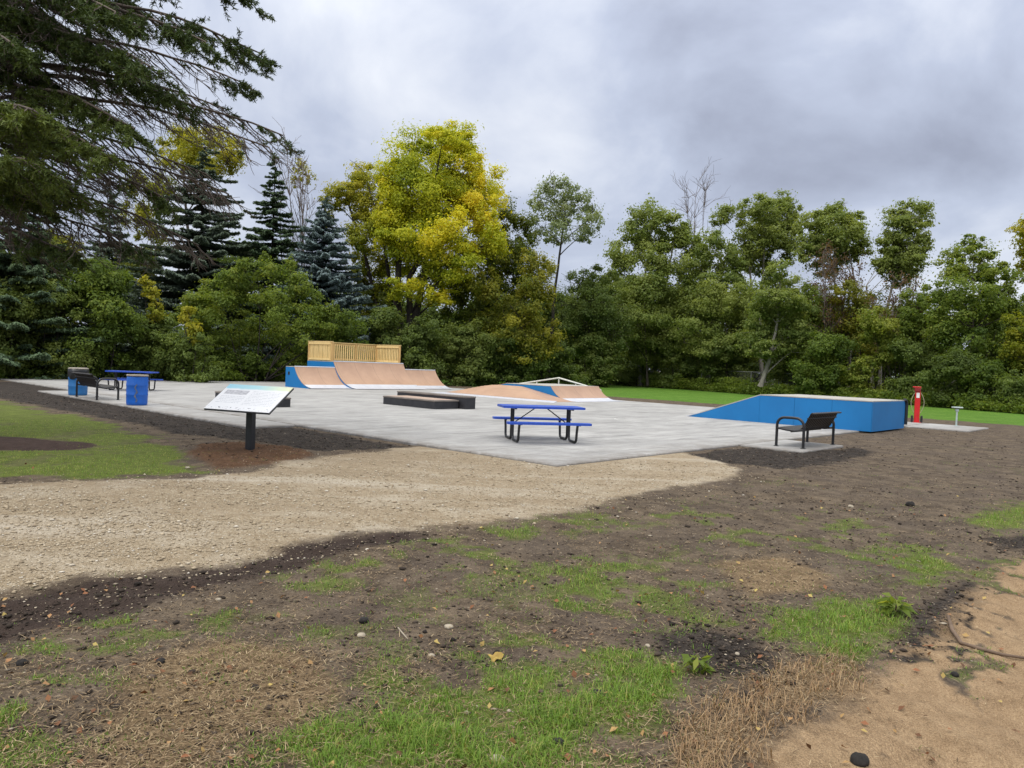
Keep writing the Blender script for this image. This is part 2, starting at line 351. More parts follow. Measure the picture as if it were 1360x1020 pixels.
def zones(x, y):
    n1 = fbm(x*1.3, y*1.3, 1, 5); n2 = fbm(x*4.5, y*4.5, 11, 4); n3 = fbm(x*14, y*14, 23, 3)
    wob = n1*.55+n2*.30+n3*.12
    z = {}
    sdg = sdpoly(x, y, Z_GRAVEL); z['gravel'] = sstep(sdg+wob*.9, -.30, .30)
    z['lgrass'] = sstep(sdpoly(x, y, Z_LGRASS)+wob*2.0, -.45, .45)*(.55+.45*sstep(n1+n2*.7, -.22, .05))
    dm = np.hypot((x-Z_MULCH_C[0])/2.5, (y-Z_MULCH_C[1])/1.0); z['mulch'] = sstep(1-dm+wob*.5, -.08, .12)
    z['mound'] = sstep(sdpoly(x, y, Z_MOUND)+wob*.8, -.3, .3)
    z['track'] = sstep(sdpoly(x, y, Z_TRACK)+wob*.5, -.18, .2)
    g = np.zeros(x.shape)
    for P in GR_STRONG: g = np.maximum(g, sstep(sdpoly(x, y, P)+wob*1.35, -.4, .4)*(.62+.38*sstep(n2+n3*.6, -.12, .12)))
    for P in GR_WEAK: g = np.maximum(g, (.42 if len(P) == 8 else .66)*sstep(sdpoly(x, y, P)+wob*1.2, -.3, .35)*sstep(n2+.5, .30, .62))
    farg = sstep(y, 30, 45)*0
    g = np.maximum(g, .62*sstep(n1*.7+n2*.9, .0, .22)*(y < 9.5)); g = np.maximum(g, .34*sstep(n1+n2, .05, .3)*(y < 22))
    z['straw'] = np.zeros(x.shape)
    for P in Z_STRAW: z['straw'] = np.maximum(z['straw'], sstep(sdpoly(x, y, P)+wob*.9, -.3, .3))
    z['sand'] = sstep(sdpoly(x, y, Z_SAND)+wob*.75, -.25, .25)*(1-.85*sstep(n1*.5+n2+n3*.7, .06, .28)*sstep(sdpoly(x, y, Z_SAND), .9, .2))
    z['black'] = np.zeros(x.shape)
    for P in Z_BLACK: z['black'] = np.maximum(z['black'], sstep(sdpoly(x, y, P)+wob*.9, -.2, .2))
    for P in Z_EDGEMUD: z['black'] = np.maximum(z['black'], .9*sstep(sdpoly(x, y, P)+wob*1.1, -.3, .3))
    z['lawn'] = sstep(sdpoly(x, y, Z_LAWN)+wob*.8, -.25, .25)
    lx = (x-C0[0])*B[0]+(y-C0[1])*B[1]; la = (x-C0[0])*A[0]+(y-C0[1])*A[1]
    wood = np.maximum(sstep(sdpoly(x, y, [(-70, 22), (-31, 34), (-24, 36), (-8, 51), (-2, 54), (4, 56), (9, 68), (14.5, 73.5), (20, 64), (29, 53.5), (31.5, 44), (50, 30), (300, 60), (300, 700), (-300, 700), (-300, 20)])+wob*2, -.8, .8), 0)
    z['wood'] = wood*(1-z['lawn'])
    z['grass'] = g*(1-z['gravel'])*(1-z['track']*.8)*(1-z['sand'])*(1-.75*z['black'])*(1-.6*z['straw'])
    z['grass'] = np.maximum(z['grass'], z['lgrass']*(1-z['mulch'])*(1-z['gravel'])*(1-z['mound']))
    return z
def height(x, y, z=None):
    z = z or zones(x, y)
    near = sstep(y, 30, 10)
    h = GZ + fbm(x*.45, y*.45, 41, 3)*.05*near + fbm(x*2.2, y*2.2, 43, 4)*.035*near*(1-.8*z['gravel'])
    h = h + fbm(x*9, y*9, 47, 3)*.022*near*(1-.7*z['gravel'])
    h = h + .05*z['mound'] + fbm(x*7, y*7, 53, 3)*.11*z['mound']
    rough = np.maximum(z['black'], z['track']*.5)
    h = h + fbm(x*11, y*11, 59, 3)*.075*rough*near*(1-z['gravel']) + .012*z['gravel']
    sdS = sdpoly(x, y, Z_SAND); h = h - .16*sstep(sdS, -.1, 1.2)
    u = x*.83+y*.55                                   # wheel ruts in the sand run away to the right
    h = h + z['sand']*(.045*np.sin(u*8+4.5*fbm(x*.9, y*.9, 71, 3))*sstep(sdS, .2, .7)*(.4+1.2*vnoise(x*.7, y*.7, 72))+fbm(x*5, y*5, 73, 4)*.07+fbm(x*16, y*16, 74, 3)*.022)
    v = (y-.28*x); h = h - .035*z['track']*np.abs(np.sin(v*7))*near
    inside = sdpoly(x, y, [S(-.0, 0)[:2], S(40, 0)[:2], S(40, 23)[:2], S(0, 23)[:2]])
    h = np.where(inside > -.15, np.minimum(h, GZ+.02-.02*sstep(inside, -.1, .1)), h)
    return h

def spaced(parts):
    o = []
    for lo, hi, st in parts: o += list(np.arange(lo, hi-1e-6, st))
    return o
xs = spaced([(-12, -6, .12), (-6, 6, .055), (6, 12.01, .12)])
g_ = .14
while xs[-1] < 900: xs.append(xs[-1]+g_); g_ *= 1.13
lft = []; g_ = .14; v = -12
while v > -900: v -= g_; lft.append(v); g_ *= 1.13
xs = np.array(lft[::-1]+xs)
ys = spaced([(-30, 0, 2), (0, 2, .15), (2, 8.5, .045), (8.5, 16, .085), (16, 32, .2), (32, 90, .6)])
g_ = .8
while ys[-1] < 1200: ys.append(ys[-1]+g_); g_ *= 1.2
ys = np.array([-300, -120, -60]+ys)
GX, GY = np.meshgrid(xs, ys); gx, gy = GX.ravel(), GY.ravel()
zz = zones(gx, gy); gh = height(gx, gy, zz)
nx, ny = len(xs), len(ys)
idx = np.arange(nx*ny).reshape(ny, nx)
Q = np.stack([idx[:-1, :-1].ravel(), idx[:-1, 1:].ravel(), idx[1:, 1:].ravel(), idx[1:, :-1].ravel()], 1)

# ground material: blends real surface kinds by the zone attributes
def ground_mat():
    m, nt, b, o = newmat('ground_surface')
    geo = N(nt, 'ShaderNodeNewGeometry'); pos = geo.outputs['Position']
    def at(n): return N(nt, 'ShaderNodeAttribute', attribute_name=n).outputs['Fac']
    def noise(sc, det=6, ro=.6, vec=pos, dist=0.):
        n = N(nt, 'ShaderNodeTexNoise', in_Scale=sc, in_Detail=det, in_Roughness=ro, in_Distortion=dist); nt.links.new(vec, n.inputs['Vector']); return n.outputs[0]
    def vor(sc, feat='F1'):
        n = N(nt, 'ShaderNodeTexVoronoi', in_Scale=sc, feature=feat); nt.links.new(pos, n.inputs['Vector']); return n
    fine = noise(38, 6, .7); mid = noise(7, 6, .65); big = noise(1.1, 4, .55); tiny = noise(140, 3, .7)
    # bare soil with pale chips
    soil = ramp(nt, [(.28, (.028, .020, .014)), (.43, (.084, .062, .043)), (.57, (.15, .115, .080)), (.74, (.27, .215, .152))], mixc(nt, .5, fine, mid)).outputs[0]
    v1 = vor(46); chip = ramp(nt, [(.86, 0.), (.9, 1.)], N(nt, 'ShaderNodeSeparateColor').outputs[0])
    sc1 = N(nt, 'ShaderNodeSeparateColor'); nt.links.new(v1.outputs['Color'], sc1.inputs[0])
    chipm = math_(nt, 'MULTIPLY', math_(nt, 'GREATER_THAN', sc1.outputs[0], .86), math_(nt, 'LESS_THAN', v1.outputs['Distance'], .42))
    soil = mixc(nt, math_(nt, 'MULTIPLY', chipm, .8), soil, ramp(nt, [(0, (.10, .075, .05)), (1, (.30, .25, .19))], sc1.outputs[1]).outputs[0])
    patch = noise(2.6, 5, .6, dist=.4)
    soil = mixc(nt, ramp(nt, [(.40, .7), (.52, 0.)], patch).outputs[0], soil, mixc(nt, .5, soil, (.030, .022, .017)))
    soil = mixc(nt, ramp(nt, [(.52, 0.), (.66, .6)], patch).outputs[0], soil, mixc(nt, .45, soil, (.24, .185, .125)))
    grey = ramp(nt, [(.42, 0.), (.62, 1.)], big).outputs[0]
    soil = mixc(nt, math_(nt, 'MULTIPLY', grey, .75), soil, mixc(nt, .5, soil, (.105, .083, .068)))
    # trampled turf: sparse green + thatch
    turf = ramp(nt, [(.3, (.045, .038, .018)), (.43, (.080, .100, .022)), (.57, (.14, .175, .036)), (.74, (.25, .225, .095))], mixc(nt, .6, mid, tiny)).outputs[0]
    straw = ramp(nt, [(.3, (.07, .045, .026)), (.5, (.20, .14, .08)), (.7, (.36, .27, .16))], mixc(nt, .6, mid, tiny)).outputs[0]
    sand = ramp(nt, [(.3, (.125, .08, .045)), (.47, (.275, .186, .107)), (.66, (.44, .315, .19))], mixc(nt, .65, mid, tiny)).outputs[0]
    black = ramp(nt, [(.32, (.012, .010, .009)), (.5, (.038, .031, .026)), (.72, (.12, .097, .08))], mixc(nt, .5, mid, fine)).outputs[0]
    track = ramp(nt, [(.3, (.028, .019, .015)), (.55, (.052, .037, .030)), (.75, (.10, .076, .062))], mixc(nt, .5, mid, fine)).outputs[0]
    mound = ramp(nt, [(.3, (.045, .024, .013)), (.55, (.12, .066, .037)), (.75, (.19, .115, .068))], mixc(nt, .5, mid, fine)).outputs[0]
    lawn = ramp(nt, [(.33, (.05, .115, .014)), (.5, (.085, .18, .02)), (.66, (.15, .24, .04))], mixc(nt, .4, mid, mixc(nt, .5, big, noise(.35, 4, .6)))).outputs[0]
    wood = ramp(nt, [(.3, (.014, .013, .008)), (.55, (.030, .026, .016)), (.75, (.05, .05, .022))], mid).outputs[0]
    v2 = vor(62); sc2 = N(nt, 'ShaderNodeSeparateColor'); nt.links.new(v2.outputs['Color'], sc2.inputs[0])
    grav = ramp(nt, [(0, (.28, .222, .15)), (.4, (.35, .28, .19)), (.75, (.42, .345, .24)), (1, (.54, .475, .375))], sc2.outputs[0]).outputs[0]
    grav = mixc(nt, ramp(nt, [(.15, 0.), (.6, .35)], v2.outputs['Distance']).outputs[0], grav, (.22, .165, .105))
    grav = mixc(nt, ramp(nt, [(.42, .55), (.52, 0.)], mid).outputs[0], grav, (.25, .19, .12))
    grav = mixc(nt, ramp(nt, [(.5, 0.), (.66, .55)], big).outputs[0], grav, mixc(nt, .5, grav, (.56, .51, .42)))
    gm = N(nt, 'ShaderNodeMapping'); gm.inputs['Rotation'].default_value = (0, 0, -.12); gm.inputs['Scale'].default_value = (.10, 1.15, 1); nt.links.new(pos, gm.inputs[0])
    tr_ = noise(1., 4, .5, gm.outputs[0])                        # compacted wheel tracks run along the path
    grav = mixc(nt, ramp(nt, [(.36, .5), (.47, 0.)], tr_).outputs[0], grav, (.255, .195, .128))
    grav = mixc(nt, ramp(nt, [(.54, 0.), (.66, .5)], tr_).outputs[0], grav, (.52, .47, .39))
    c = soil
    def jit(w, lo, hi):   # sharpen a zone border with fine noise
        return ramp(nt, [(lo, 0.), (hi, 1.)], math_(nt, 'ADD', w, math_(nt, 'MULTIPLY', math_(nt, 'SUBTRACT', fine, .5), .55))).outputs[0]
    for nm, col, lo, hi in (('straw', straw, .35, .8), ('track', track, .3, .7), ('black', black, .35, .75), ('mound', mound, .3, .7), ('grass', turf, .3, .75), ('sand', sand, .25, .75), ('gravel', grav, .30, .70), ('wood', wood, .3, .7), ('lawn', lawn, .35, .65)):
        c = mixc(nt, jit(at(nm), lo, hi), c, col)
    c = mixc(nt, jit(at('mulch'), .35, .65), c, ramp(nt, [(.3, (.022, .014, .011)), (.55, (.065, .042, .034)), (.75, (.13, .09, .075))], mixc(nt, .5, mid, fine)).outputs[0])
    nt.links.new(c, b.inputs['Base Color']); b.inputs['Roughness'].default_value = .95; b.inputs['Specular IOR Level'].default_value = .15
    hs = math_(nt, 'ADD', math_(nt, 'MULTIPLY', fine, 1.0), math_(nt, 'MULTIPLY', math_(nt, 'SUBTRACT', 1.0, v2.outputs['Distance']), .9))
    bp = N(nt, 'ShaderNodeBump', in_Strength=.8, in_Distance=.022); nt.links.new(hs, bp.inputs['Height']); nt.links.new(bp.outputs[0], b.inputs['Normal'])
    return m
GM = ground_mat()
V = np.stack([gx, gy, gh], 1)
att = {k: zz[k] for k in ('gravel', 'straw', 'track', 'black', 'mound', 'grass', 'sand', 'wood', 'lawn', 'mulch')}
fm = {k: zz[k][Q].mean(1) for k in ('gravel', 'sand', 'lawn', 'wood', 'lgrass')}
sel = np.zeros(len(Q), int)
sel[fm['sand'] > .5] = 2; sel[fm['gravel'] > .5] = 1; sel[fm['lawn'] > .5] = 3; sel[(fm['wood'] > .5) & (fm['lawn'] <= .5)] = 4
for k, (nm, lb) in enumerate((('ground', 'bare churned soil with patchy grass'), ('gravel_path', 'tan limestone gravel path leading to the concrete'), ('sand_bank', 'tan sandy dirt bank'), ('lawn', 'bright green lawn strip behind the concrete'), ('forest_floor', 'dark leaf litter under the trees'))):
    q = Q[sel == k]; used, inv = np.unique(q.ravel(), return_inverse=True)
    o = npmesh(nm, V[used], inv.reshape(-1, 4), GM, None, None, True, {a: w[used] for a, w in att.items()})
    tag(o, lb, None, None, 'structure')

# ------------------------------------------------------------------ concrete
def concrete_mat():
    m, nt, b, o = newmat('broomed_concrete')
    tc = N(nt, 'ShaderNodeTexCoord'); P = tc.outputs['Object']
    def noise(sc, st, det=5, ro=.6):
        mp = N(nt, 'ShaderNodeMapping'); mp.inputs['Scale'].default_value = st; nt.links.new(P, mp.inputs[0])
        n = N(nt, 'ShaderNodeTexNoise', in_Scale=sc, in_Detail=det, in_Roughness=ro); nt.links.new(mp.outputs[0], n.inputs['Vector']); return n.outputs[0]
    bigs = noise(.45, (1, 1, 1), 7, .68); st = noise(1.1, (.5, 1.9, 1), 8, .72); fine = noise(30, (1, 1, 1), 4, .7)
    c = ramp(nt, [(.33, (.165, .162, .158)), (.43, (.25, .246, .24)), (.51, (.325, .32, .312)), (.62, (.44, .433, .42))], mixc(nt, .55, bigs, st)).outputs[0]
    c = mixc(nt, .22, c, ramp(nt, [(.3, (.25, .245, .24)), (.7, (.53, .525, .515))], fine).outputs[0])
    sx = N(nt, 'ShaderNodeSeparateXYZ'); nt.links.new(P, sx.inputs[0])
    def joint(src, step):
        fr = math_(nt, 'FRACT', math_(nt, 'DIVIDE', math_(nt, 'ADD', src, 60.0), step))
        return math_(nt, 'LESS_THAN', math_(nt, 'ABSOLUTE', math_(nt, 'SUBTRACT', fr, .5)), .016/step)
    j = math_(nt, 'MAXIMUM', joint(sx.outputs[0], 4.6), joint(sx.outputs[1], 4.6))
    c = mixc(nt, math_(nt, 'MULTIPLY', j, .65), c, (.14, .135, .13))
    # soil trodden onto the slab: ragged brown smears, thickest within a metre of the two near edges
    e = math_(nt, 'MINIMUM', sx.outputs[0], sx.outputs[1]); dn = noise(2.2, (1, 1, 1), 7, .7)
    dm = ramp(nt, [(.0, .85), (.35, .30), (1., 0.)], math_(nt, 'MULTIPLY', e, .7)).outputs[0]
    dirt = ramp(nt, [(.42, 0.), (.62, 1.)], math_(nt, 'ADD', dn, math_(nt, 'MULTIPLY', dm, .10))).outputs[0]
    c = mixc(nt, math_(nt, 'MULTIPLY', dirt, math_(nt, 'ADD', math_(nt, 'MULTIPLY', dm, .5), .12)), c, (.13, .105, .08))
    wet = ramp(nt, [(.55, 0.), (.64, .5)], noise(.8, (.35, 1.5, 1), 7, .72)).outputs[0]
    c = mixc(nt, wet, c, (.12, .118, .115))
    nt.links.new(c, b.inputs['Base Color']); b.inputs['Roughness'].default_value = .8; b.inputs['Specular IOR Level'].default_value = .3
    bp = N(nt, 'ShaderNodeBump', in_Strength=.25, in_Distance=.006); nt.links.new(fine, bp.inputs['Height']); nt.links.new(bp.outputs[0], b.inputs['Normal'])
    return m
CM = concrete_mat()
def pad(name, label, b0, b1, a0, a1, top=0., thick=.2):
    mb = MB(); w, l = b1-b0, a1-a0; e = .02
    mb.bevbox((w/2, l/2, top-thick/2), (w, l, thick), e)
    o = mb.build(name, CM); o.location = S(a0, b0); o.rotation_euler = (0, 0, TH); tag(o, label, None, None, 'structure'); return o
slab = pad('concrete_slab', 'large new concrete skate park slab', 0, 23, 0, 34)
pad('bench_pad', 'narrow concrete strip carrying the bench and barrels', -1.3, -.06, 8.05, 23.5, -.004)
pad('bench_pad', 'small concrete pad under the bench by the blue ramp', 6.7, 9.25, -1.5, -.03, -.004)
pad('repair_pad', 'concrete pad under the red repair stand', 19.8, 23.05, -2.05, -.03, -.004)
# chalk curl on the slab
cx0, cy0 = G(851, 559); mb = MB()
pts = []
for k in range(15):
    t = math.radians(60+k*16); pts.append((.55*math.cos(t), .95*math.sin(t)))
for i in range(14):
    (x0, y0), (x1, y1) = pts[i], pts[i+1]; nx_, ny_ = (y0-y1), (x1-x0); l = math.hypot(nx_, ny_); nx_, ny_ = nx_/l*.03, ny_/l*.03
    mb.add([(x0-nx_, y0-ny_, 0), (x1-nx_, y1-ny_, 0), (x1+nx_, y1+ny_, 0), (x0+nx_, y0+ny_, 0)], [(0, 1, 2, 3)])
ck = mb.build('chalk_mark', MAT['chalk'], slab)
ck.matrix_parent_inverse = Matrix(); lc = Matrix.Rotation(-TH, 4, 'Z') @ Vector((cx0-S(0, 0)[0], cy0-S(0, 0)[1], 0)); ck.location = (lc[0], lc[1], .004)

# ------------------------------------------------------------------ skate ramps (local x = along slab edge b, local y = a)
def solve_a(b, z, px, lo=-5., hi=45.):
    for _ in range(50):
        mid = (lo+hi)/2
        if proj(S(mid, b, z))[0] > px: lo = mid
        else: hi = mid
    return (lo+hi)/2
def arc(run, h, t0, t1, n):
    r = (run*run+h*h)/(2*h); tm = math.atan2(run, r-h)
    return [(r*math.sin(tm*(t0+(t1-t0)*i/n)), r*(1-math.cos(tm*(t0+(t1-t0)*i/n)))) for i in range(n+1)]
def quarter_pipe(label, b0, b1, a0, run, h, deck, hole=False):
    w = b1-b0
    root = empty('quarter_pipe', S(a0, b0), TH, label, 'skate ramp', 'quarter pipes along the far slab edge')
    def shell(t0, t1, th, off, nm, m, x0=0., x1=w):
        P = arc(run, h, t0, t1, 14); mb = MB(); n = len(P)
        top = [(y, z+off) for y, z in P]; bot = [(y+th*.6, z+off-th) for y, z in P]
        vs = [(x, y, max(z, .002)) for x in (x0, x1) for y, z in top] + [(x, y, max(z, .001)) for x in (x0, x1) for y, z in bot]
        fs = []
        for i in range(n-1):
            fs += [(i, i+1, n+i+1, n+i), (2*n+i, 3*n+i, 3*n+i+1, 2*n+i+1), (i, 2*n+i, 2*n+i+1, i+1), (n+i, n+i+1, 3*n+i+1, 3*n+i)]
        fs += [(0, n, 3*n, 2*n), (n-1, 3*n-1, 4*n-1, 2*n-1)]
        return mb.add(vs, fs).build(nm, m, root)
    shell(.36, 1., .03, .03, 'ramp_surface', MAT['ramp_brown'])
    shell(.0, .36, .012, .034, 'steel_plate', MAT['steel'])
    P = arc(run, h, .12, 1., 14)
    side = [(y, z-.012) for y, z in P]+[(run+deck, h-.012), (run+deck, .0), (P[0][0], 0.)]
    for x0, x1 in ((.0, .03), (w-.03, w)):
        MB().prism(side, 'x', x0, x1).build('side_panel', MAT['blue_side'], root)
    MB().box((w/2, run+deck-.012, h/2), (w-.066, .02, h-.03)).build('back_panel', MAT['blue_side'], root)
    MB().box((w/2, run+deck/2+.03, h+.012), (w, deck-.06, .03)).build('deck', MAT['deck_grey'], root)
    MB().tube([(0, run+.01, h+.03), (w, run+.01, h+.03)], .03, 10).build('coping', MAT['steel'], root)
    if hole:
        MB().box((-.004, run+deck*.62, h*.68), (.012, .16, .16)).build('vent_hole', MAT['rubber'], root)
    return root
bL, bM0, bM1, bR = 11.4, 13.88, 18.75, 21.25
aF = solve_a(bL, 0, 415)
qa = quarter_pipe('low tan quarter pipe with blue side, left of the tall fenced ramp', bL, bM0-.01, aF, 1.75, 1.06, .85, True)
aT = solve_a(bM0, 1.4, 443)
qb = quarter_pipe('tall wide tan quarter pipe topped by a pine railing', bM0, bM1, aT-2.25, 2.25, 1.40, 2.6)
qc = quarter_pipe('low tan quarter pipe right of the tall fenced ramp', bM1+.01, bR, aF+.1, 1.75, 1.06, .85)
# pine guard railing round the deck: a part of the tall ramp
w = bM1-bM0; y0, y1 = 2.25+.30, 2.25+2.55; zt = 1.43; RH = 1.10
rail = empty('guard_railing', (0, 0, 0)); rail.parent = qb
def rail_run(p, q, n_p):
    (xa, ya), (xb, yb) = p, q; L = math.hypot(xb-xa, yb-ya); ang = math.atan2(yb-ya, xb-xa); cxm, cym = (xa+xb)/2, (ya+yb)/2
    nx_, ny_ = -math.sin(ang), math.cos(ang)
    MB().box((cxm, cym, zt+RH-.02), (L+.10, .14, .04), ang).build('cap_rail', MAT['pine'], rail)
    for z in (zt+RH-.12, zt+.10):
        MB().box((cxm+nx_*.035, cym+ny_*.035, z), (L-.1, .038, .12), ang).build('rail_board', MAT['pine'], rail)
    mb = MB(); n = int(L/.148)
    for i in range(n):
        t = (i+.5)/n; mb.box((xa+(xb-xa)*t-nx_*.02, ya+(yb-ya)*t-ny_*.02, zt+.52), (.075, .036, .96), ang)
    mb.build('pickets', MAT['pine'], rail)
rail_run((.06, y1), (w-.06, y1), 3); rail_run((.06, y0), (.06, y1), 2); rail_run((w-.06, y0), (w-.06, y1), 2)
for x, y in ((.06, y0), (.06, y1), (w-.06, y0), (w-.06, y1), (w*.34, y1), (w*.67, y1)):
    MB().box((x, y, zt+RH/2-.03), (.09, .09, RH-.03)).build('post', MAT['pine_dark'], rail)

# long blue bank ramp on the right
b0, b1 = 15.0, 18.42; aN, aS, aTip, hB = -.35, 3.30, 6.04, .95
root = empty('bank_ramp', S(aN, b0), TH, 'long low bank ramp with bright blue painted sides and grey deck', 'skate ramp')
w = b1-b0; l0, l1 = aS-aN, aTip-aN
for x0, x1 in ((0, .03), (w-.03, w)):
    cuts = [0, 1.22, 2.44, l0]
    for i in range(3): MB().prism([(cuts[i]+.004, 0), (cuts[i+1]-.004, 0), (cuts[i+1]-.004, hB-.02), (cuts[i]+.004, hB-.02)], 'x', x0, x1).build('side_panel', MAT['blue_side'], root)
    MB().prism([(l0+.002, 0), (l1-.05, 0), (l0+.002, hB-.02)], 'x', x0, x1).build('side_panel', MAT['blue_side'], root)
MB().box((w/2, -.012, (hB-.02)/2), (w, .02, hB-.02)).build('end_panel', MAT['blue_side'], root)
MB().box((w/2, l0/2-.01, hB-.005), (w+.02, l0+.02, .03)).build('deck', MAT['deck_grey'], root)
MB().prism([(l0, hB+.01), (l0, hB-.02), (l1-.5, .155), (l1-.5, .19)], 'x', -.005, w+.005).build('ramp_surface', MAT['deck_grey'], root)
MB().prism([(l1-.5, .192), (l1-.5, .16), (l1, .002), (l1+.1, .004)], 'x', -.005, w+.005).build('steel_plate', MAT['steel'], root)
gd = MB(); gd.tube([(w+.06, -.05, .12), (w+.07, -.05, .5), (w+.07, -.05, hB-.15), (w+.04, -.04, hB-.03), (w-.1, -.02, hB+.03)], .055, 10)
gd.build('edge_guard', MAT['rubber'], root)

# fun box with a hip
root = empty('fun_box', S(13.9, 16.35), TH, 'low tan fun box with a hipped bank and blue side panel', 'skate ramp')
na, nb = 40, 14; tA = solve_a(18.37, .03, 759)-13.9; tB = solve_a(18.37, .5, 694)-13.9
def za(t):      # t: 0..8.0 along a
    return .56*min(max(0., min(1., (t-tA)/(tB-tA))),  1-float(sstep(np.array(t), 4.9, 8.1)))
vs = []; fs = []
for j in range(nb+1):
    for i in range(na+1):
        t = 8.0*i/na; u = 1.4*j/nb; vs.append((.62+u, t, .012+max(0., min(za(t), .05+.5*u/1.1))))
for j in range(nb):
    for i in range(na): k = j*(na+1)+i; fs.append((k, k+1, k+na+2, k+na+1))
k0 = len(vs); vs += [(x, y, .001) for x, y, z in vs]
for j in range(nb):
    for i in range(na): k = k0+j*(na+1)+i; fs.append((k, k+na+1, k+na+2, k+1))
edge = [i for i in range(na+1)]+[j*(na+1)+na for j in range(1, nb+1)]+[nb*(na+1)+i for i in range(na-1, -1, -1)]+[j*(na+1) for j in range(nb-1, 0, -1)]
for i in range(len(edge)): e0, e1 = edge[i], edge[(i+1) % len(edge)]; fs.append((e0, e1, k0+e1, k0+e0))
MB().add(vs, fs).build('hip_surface', MAT['ramp_brown'], root)
MB().add([(0, -.35, .002), (.63, -.02, .05), (.63, 7.8, .05), (0, 8.1, .002), (0, -.35, .0), (.63, -.02, .0), (.63, 7.8, .0), (0, 8.1, .0)], [(0, 1, 2, 3), (7, 6, 5, 4), (0, 4, 5, 1), (1, 5, 6, 2), (2, 6, 7, 3), (3, 7, 4, 0)]).build('steel_plate', MAT['steel'], root)
x0, x1 = 2.03, 5.95; aq = solve_a(18.4, .05, 757)-13.9; hF = .66; P = [(aq+y, z) for y, z in arc(1.2, hF, .15, 1., 12)]
prof = P+[(aq+4.2, hF), (aq+7.3, .05), (aq+7.3, 0), (P[0][0], 0)]
for q0, q1 in ((x0, x0+.03), (x1-.03, x1)): MB().prism([(y, max(0, z-.01)) for y, z in prof], 'x', q0, q1).build('side_panel', MAT['blue_side'], root)
def sheet(pl, nm, m, th=.02):
    n = len(pl); vs = [(x, y, z+th) for x in (x0-.004, x1+.004) for y, z in pl]+[(x, y, z) for x in (x0-.004, x1+.004) for y, z in pl]; fs = []
    for i in range(n-1): fs += [(i, i+1, n+i+1, n+i), (2*n+i, 3*n+i, 3*n+i+1, 2*n+i+1), (i, 2*n+i, 2*n+i+1, i+1), (n+i, n+i+1, 3*n+i+1, 3*n+i)]
    fs += [(0, n, 3*n, 2*n), (n-1, 3*n-1, 4*n-1, 2*n-1)]
    MB().add(vs, fs).build(nm, m, root)
PP = [(aq+y, z) for y, z in arc(1.2, hF, .38, 1., 12)]
sheet(PP, 'ramp_surface', MAT['ramp_brown']); sheet([PP[-1], (aq+4.2, hF)], 'deck', MAT['deck_grey'], .025); sheet([(aq+4.2, hF), (aq+7.3, .05)], 'ramp_surface', MAT['ramp_brown'], .018)
sheet([(aq-.5, .002)]+[(aq+y, z) for y, z in arc(1.2, hF, 0., .38, 6)], 'steel_plate', MAT['steel'], .012)
# grind rail behind it
root = empty('grind_rail', S(15.6, 22.75), TH, 'cream painted A-shaped steel grind rail rising behind the fun box', 'grind rail')
rp = [(0, 0, .47), (0, 2.9, 1.0), (0, 6.4, .45)]
MB().tube([rp[0], rp[1]], .045, 8).tube([rp[1], rp[2]], .045, 8).build('top_rail', MAT['rail_white'], root)
for y, z in ((0, .47), (1.7, .76), (2.9, .98), (4.5, .74), (6.4, .45)):
    MB().tube([(0, y, 0), (0, y, z-.03)], .035, 8).build('post', MAT['rail_white'], root)
    MB().box((0, y, .006), (.2, .2, .012)).build('foot_plate', MAT['rail_white'], root)

# black ledges
def ledge(label, b0, b1, a0, a1, h, top):
    w, l = b1-b0, a1-a0
    r = empty('grind_ledge', S(a0, b0), TH, label, 'ledge', 'black ledges on the concrete')
    MB().bevbox((w/2, l/2, (h-.06)/2), (w-.03, l-.03, h-.06), .006).build('body', MAT['ledge_black'], r)
    MB().bevbox((w/2, l/2, h-.03), (w, l, .055), .012).build('edge_frame', MAT['ledge_top'], r)
    MB().box((w/2, l/2, h+.002), (w-.16, l-.16, .006)).build('top_board', top, r)
ledge('low wide black ledge with tan top, beside the taller ledge', 7.42, 8.57, 11.5, solve_a(7.42, 0, 508), .31, MAT['ledge_tan'])
ledge('tall narrow black ledge behind the low tan topped ledge', 8.60, 9.12, 11.2, solve_a(8.6, .45, 527), .45, MAT['ledge_top'])
ledge('low black ledge partly hidden behind the tilted information sign', 2.45, 3.10, 13.5, 17.4, .31, MAT['ledge_top'])

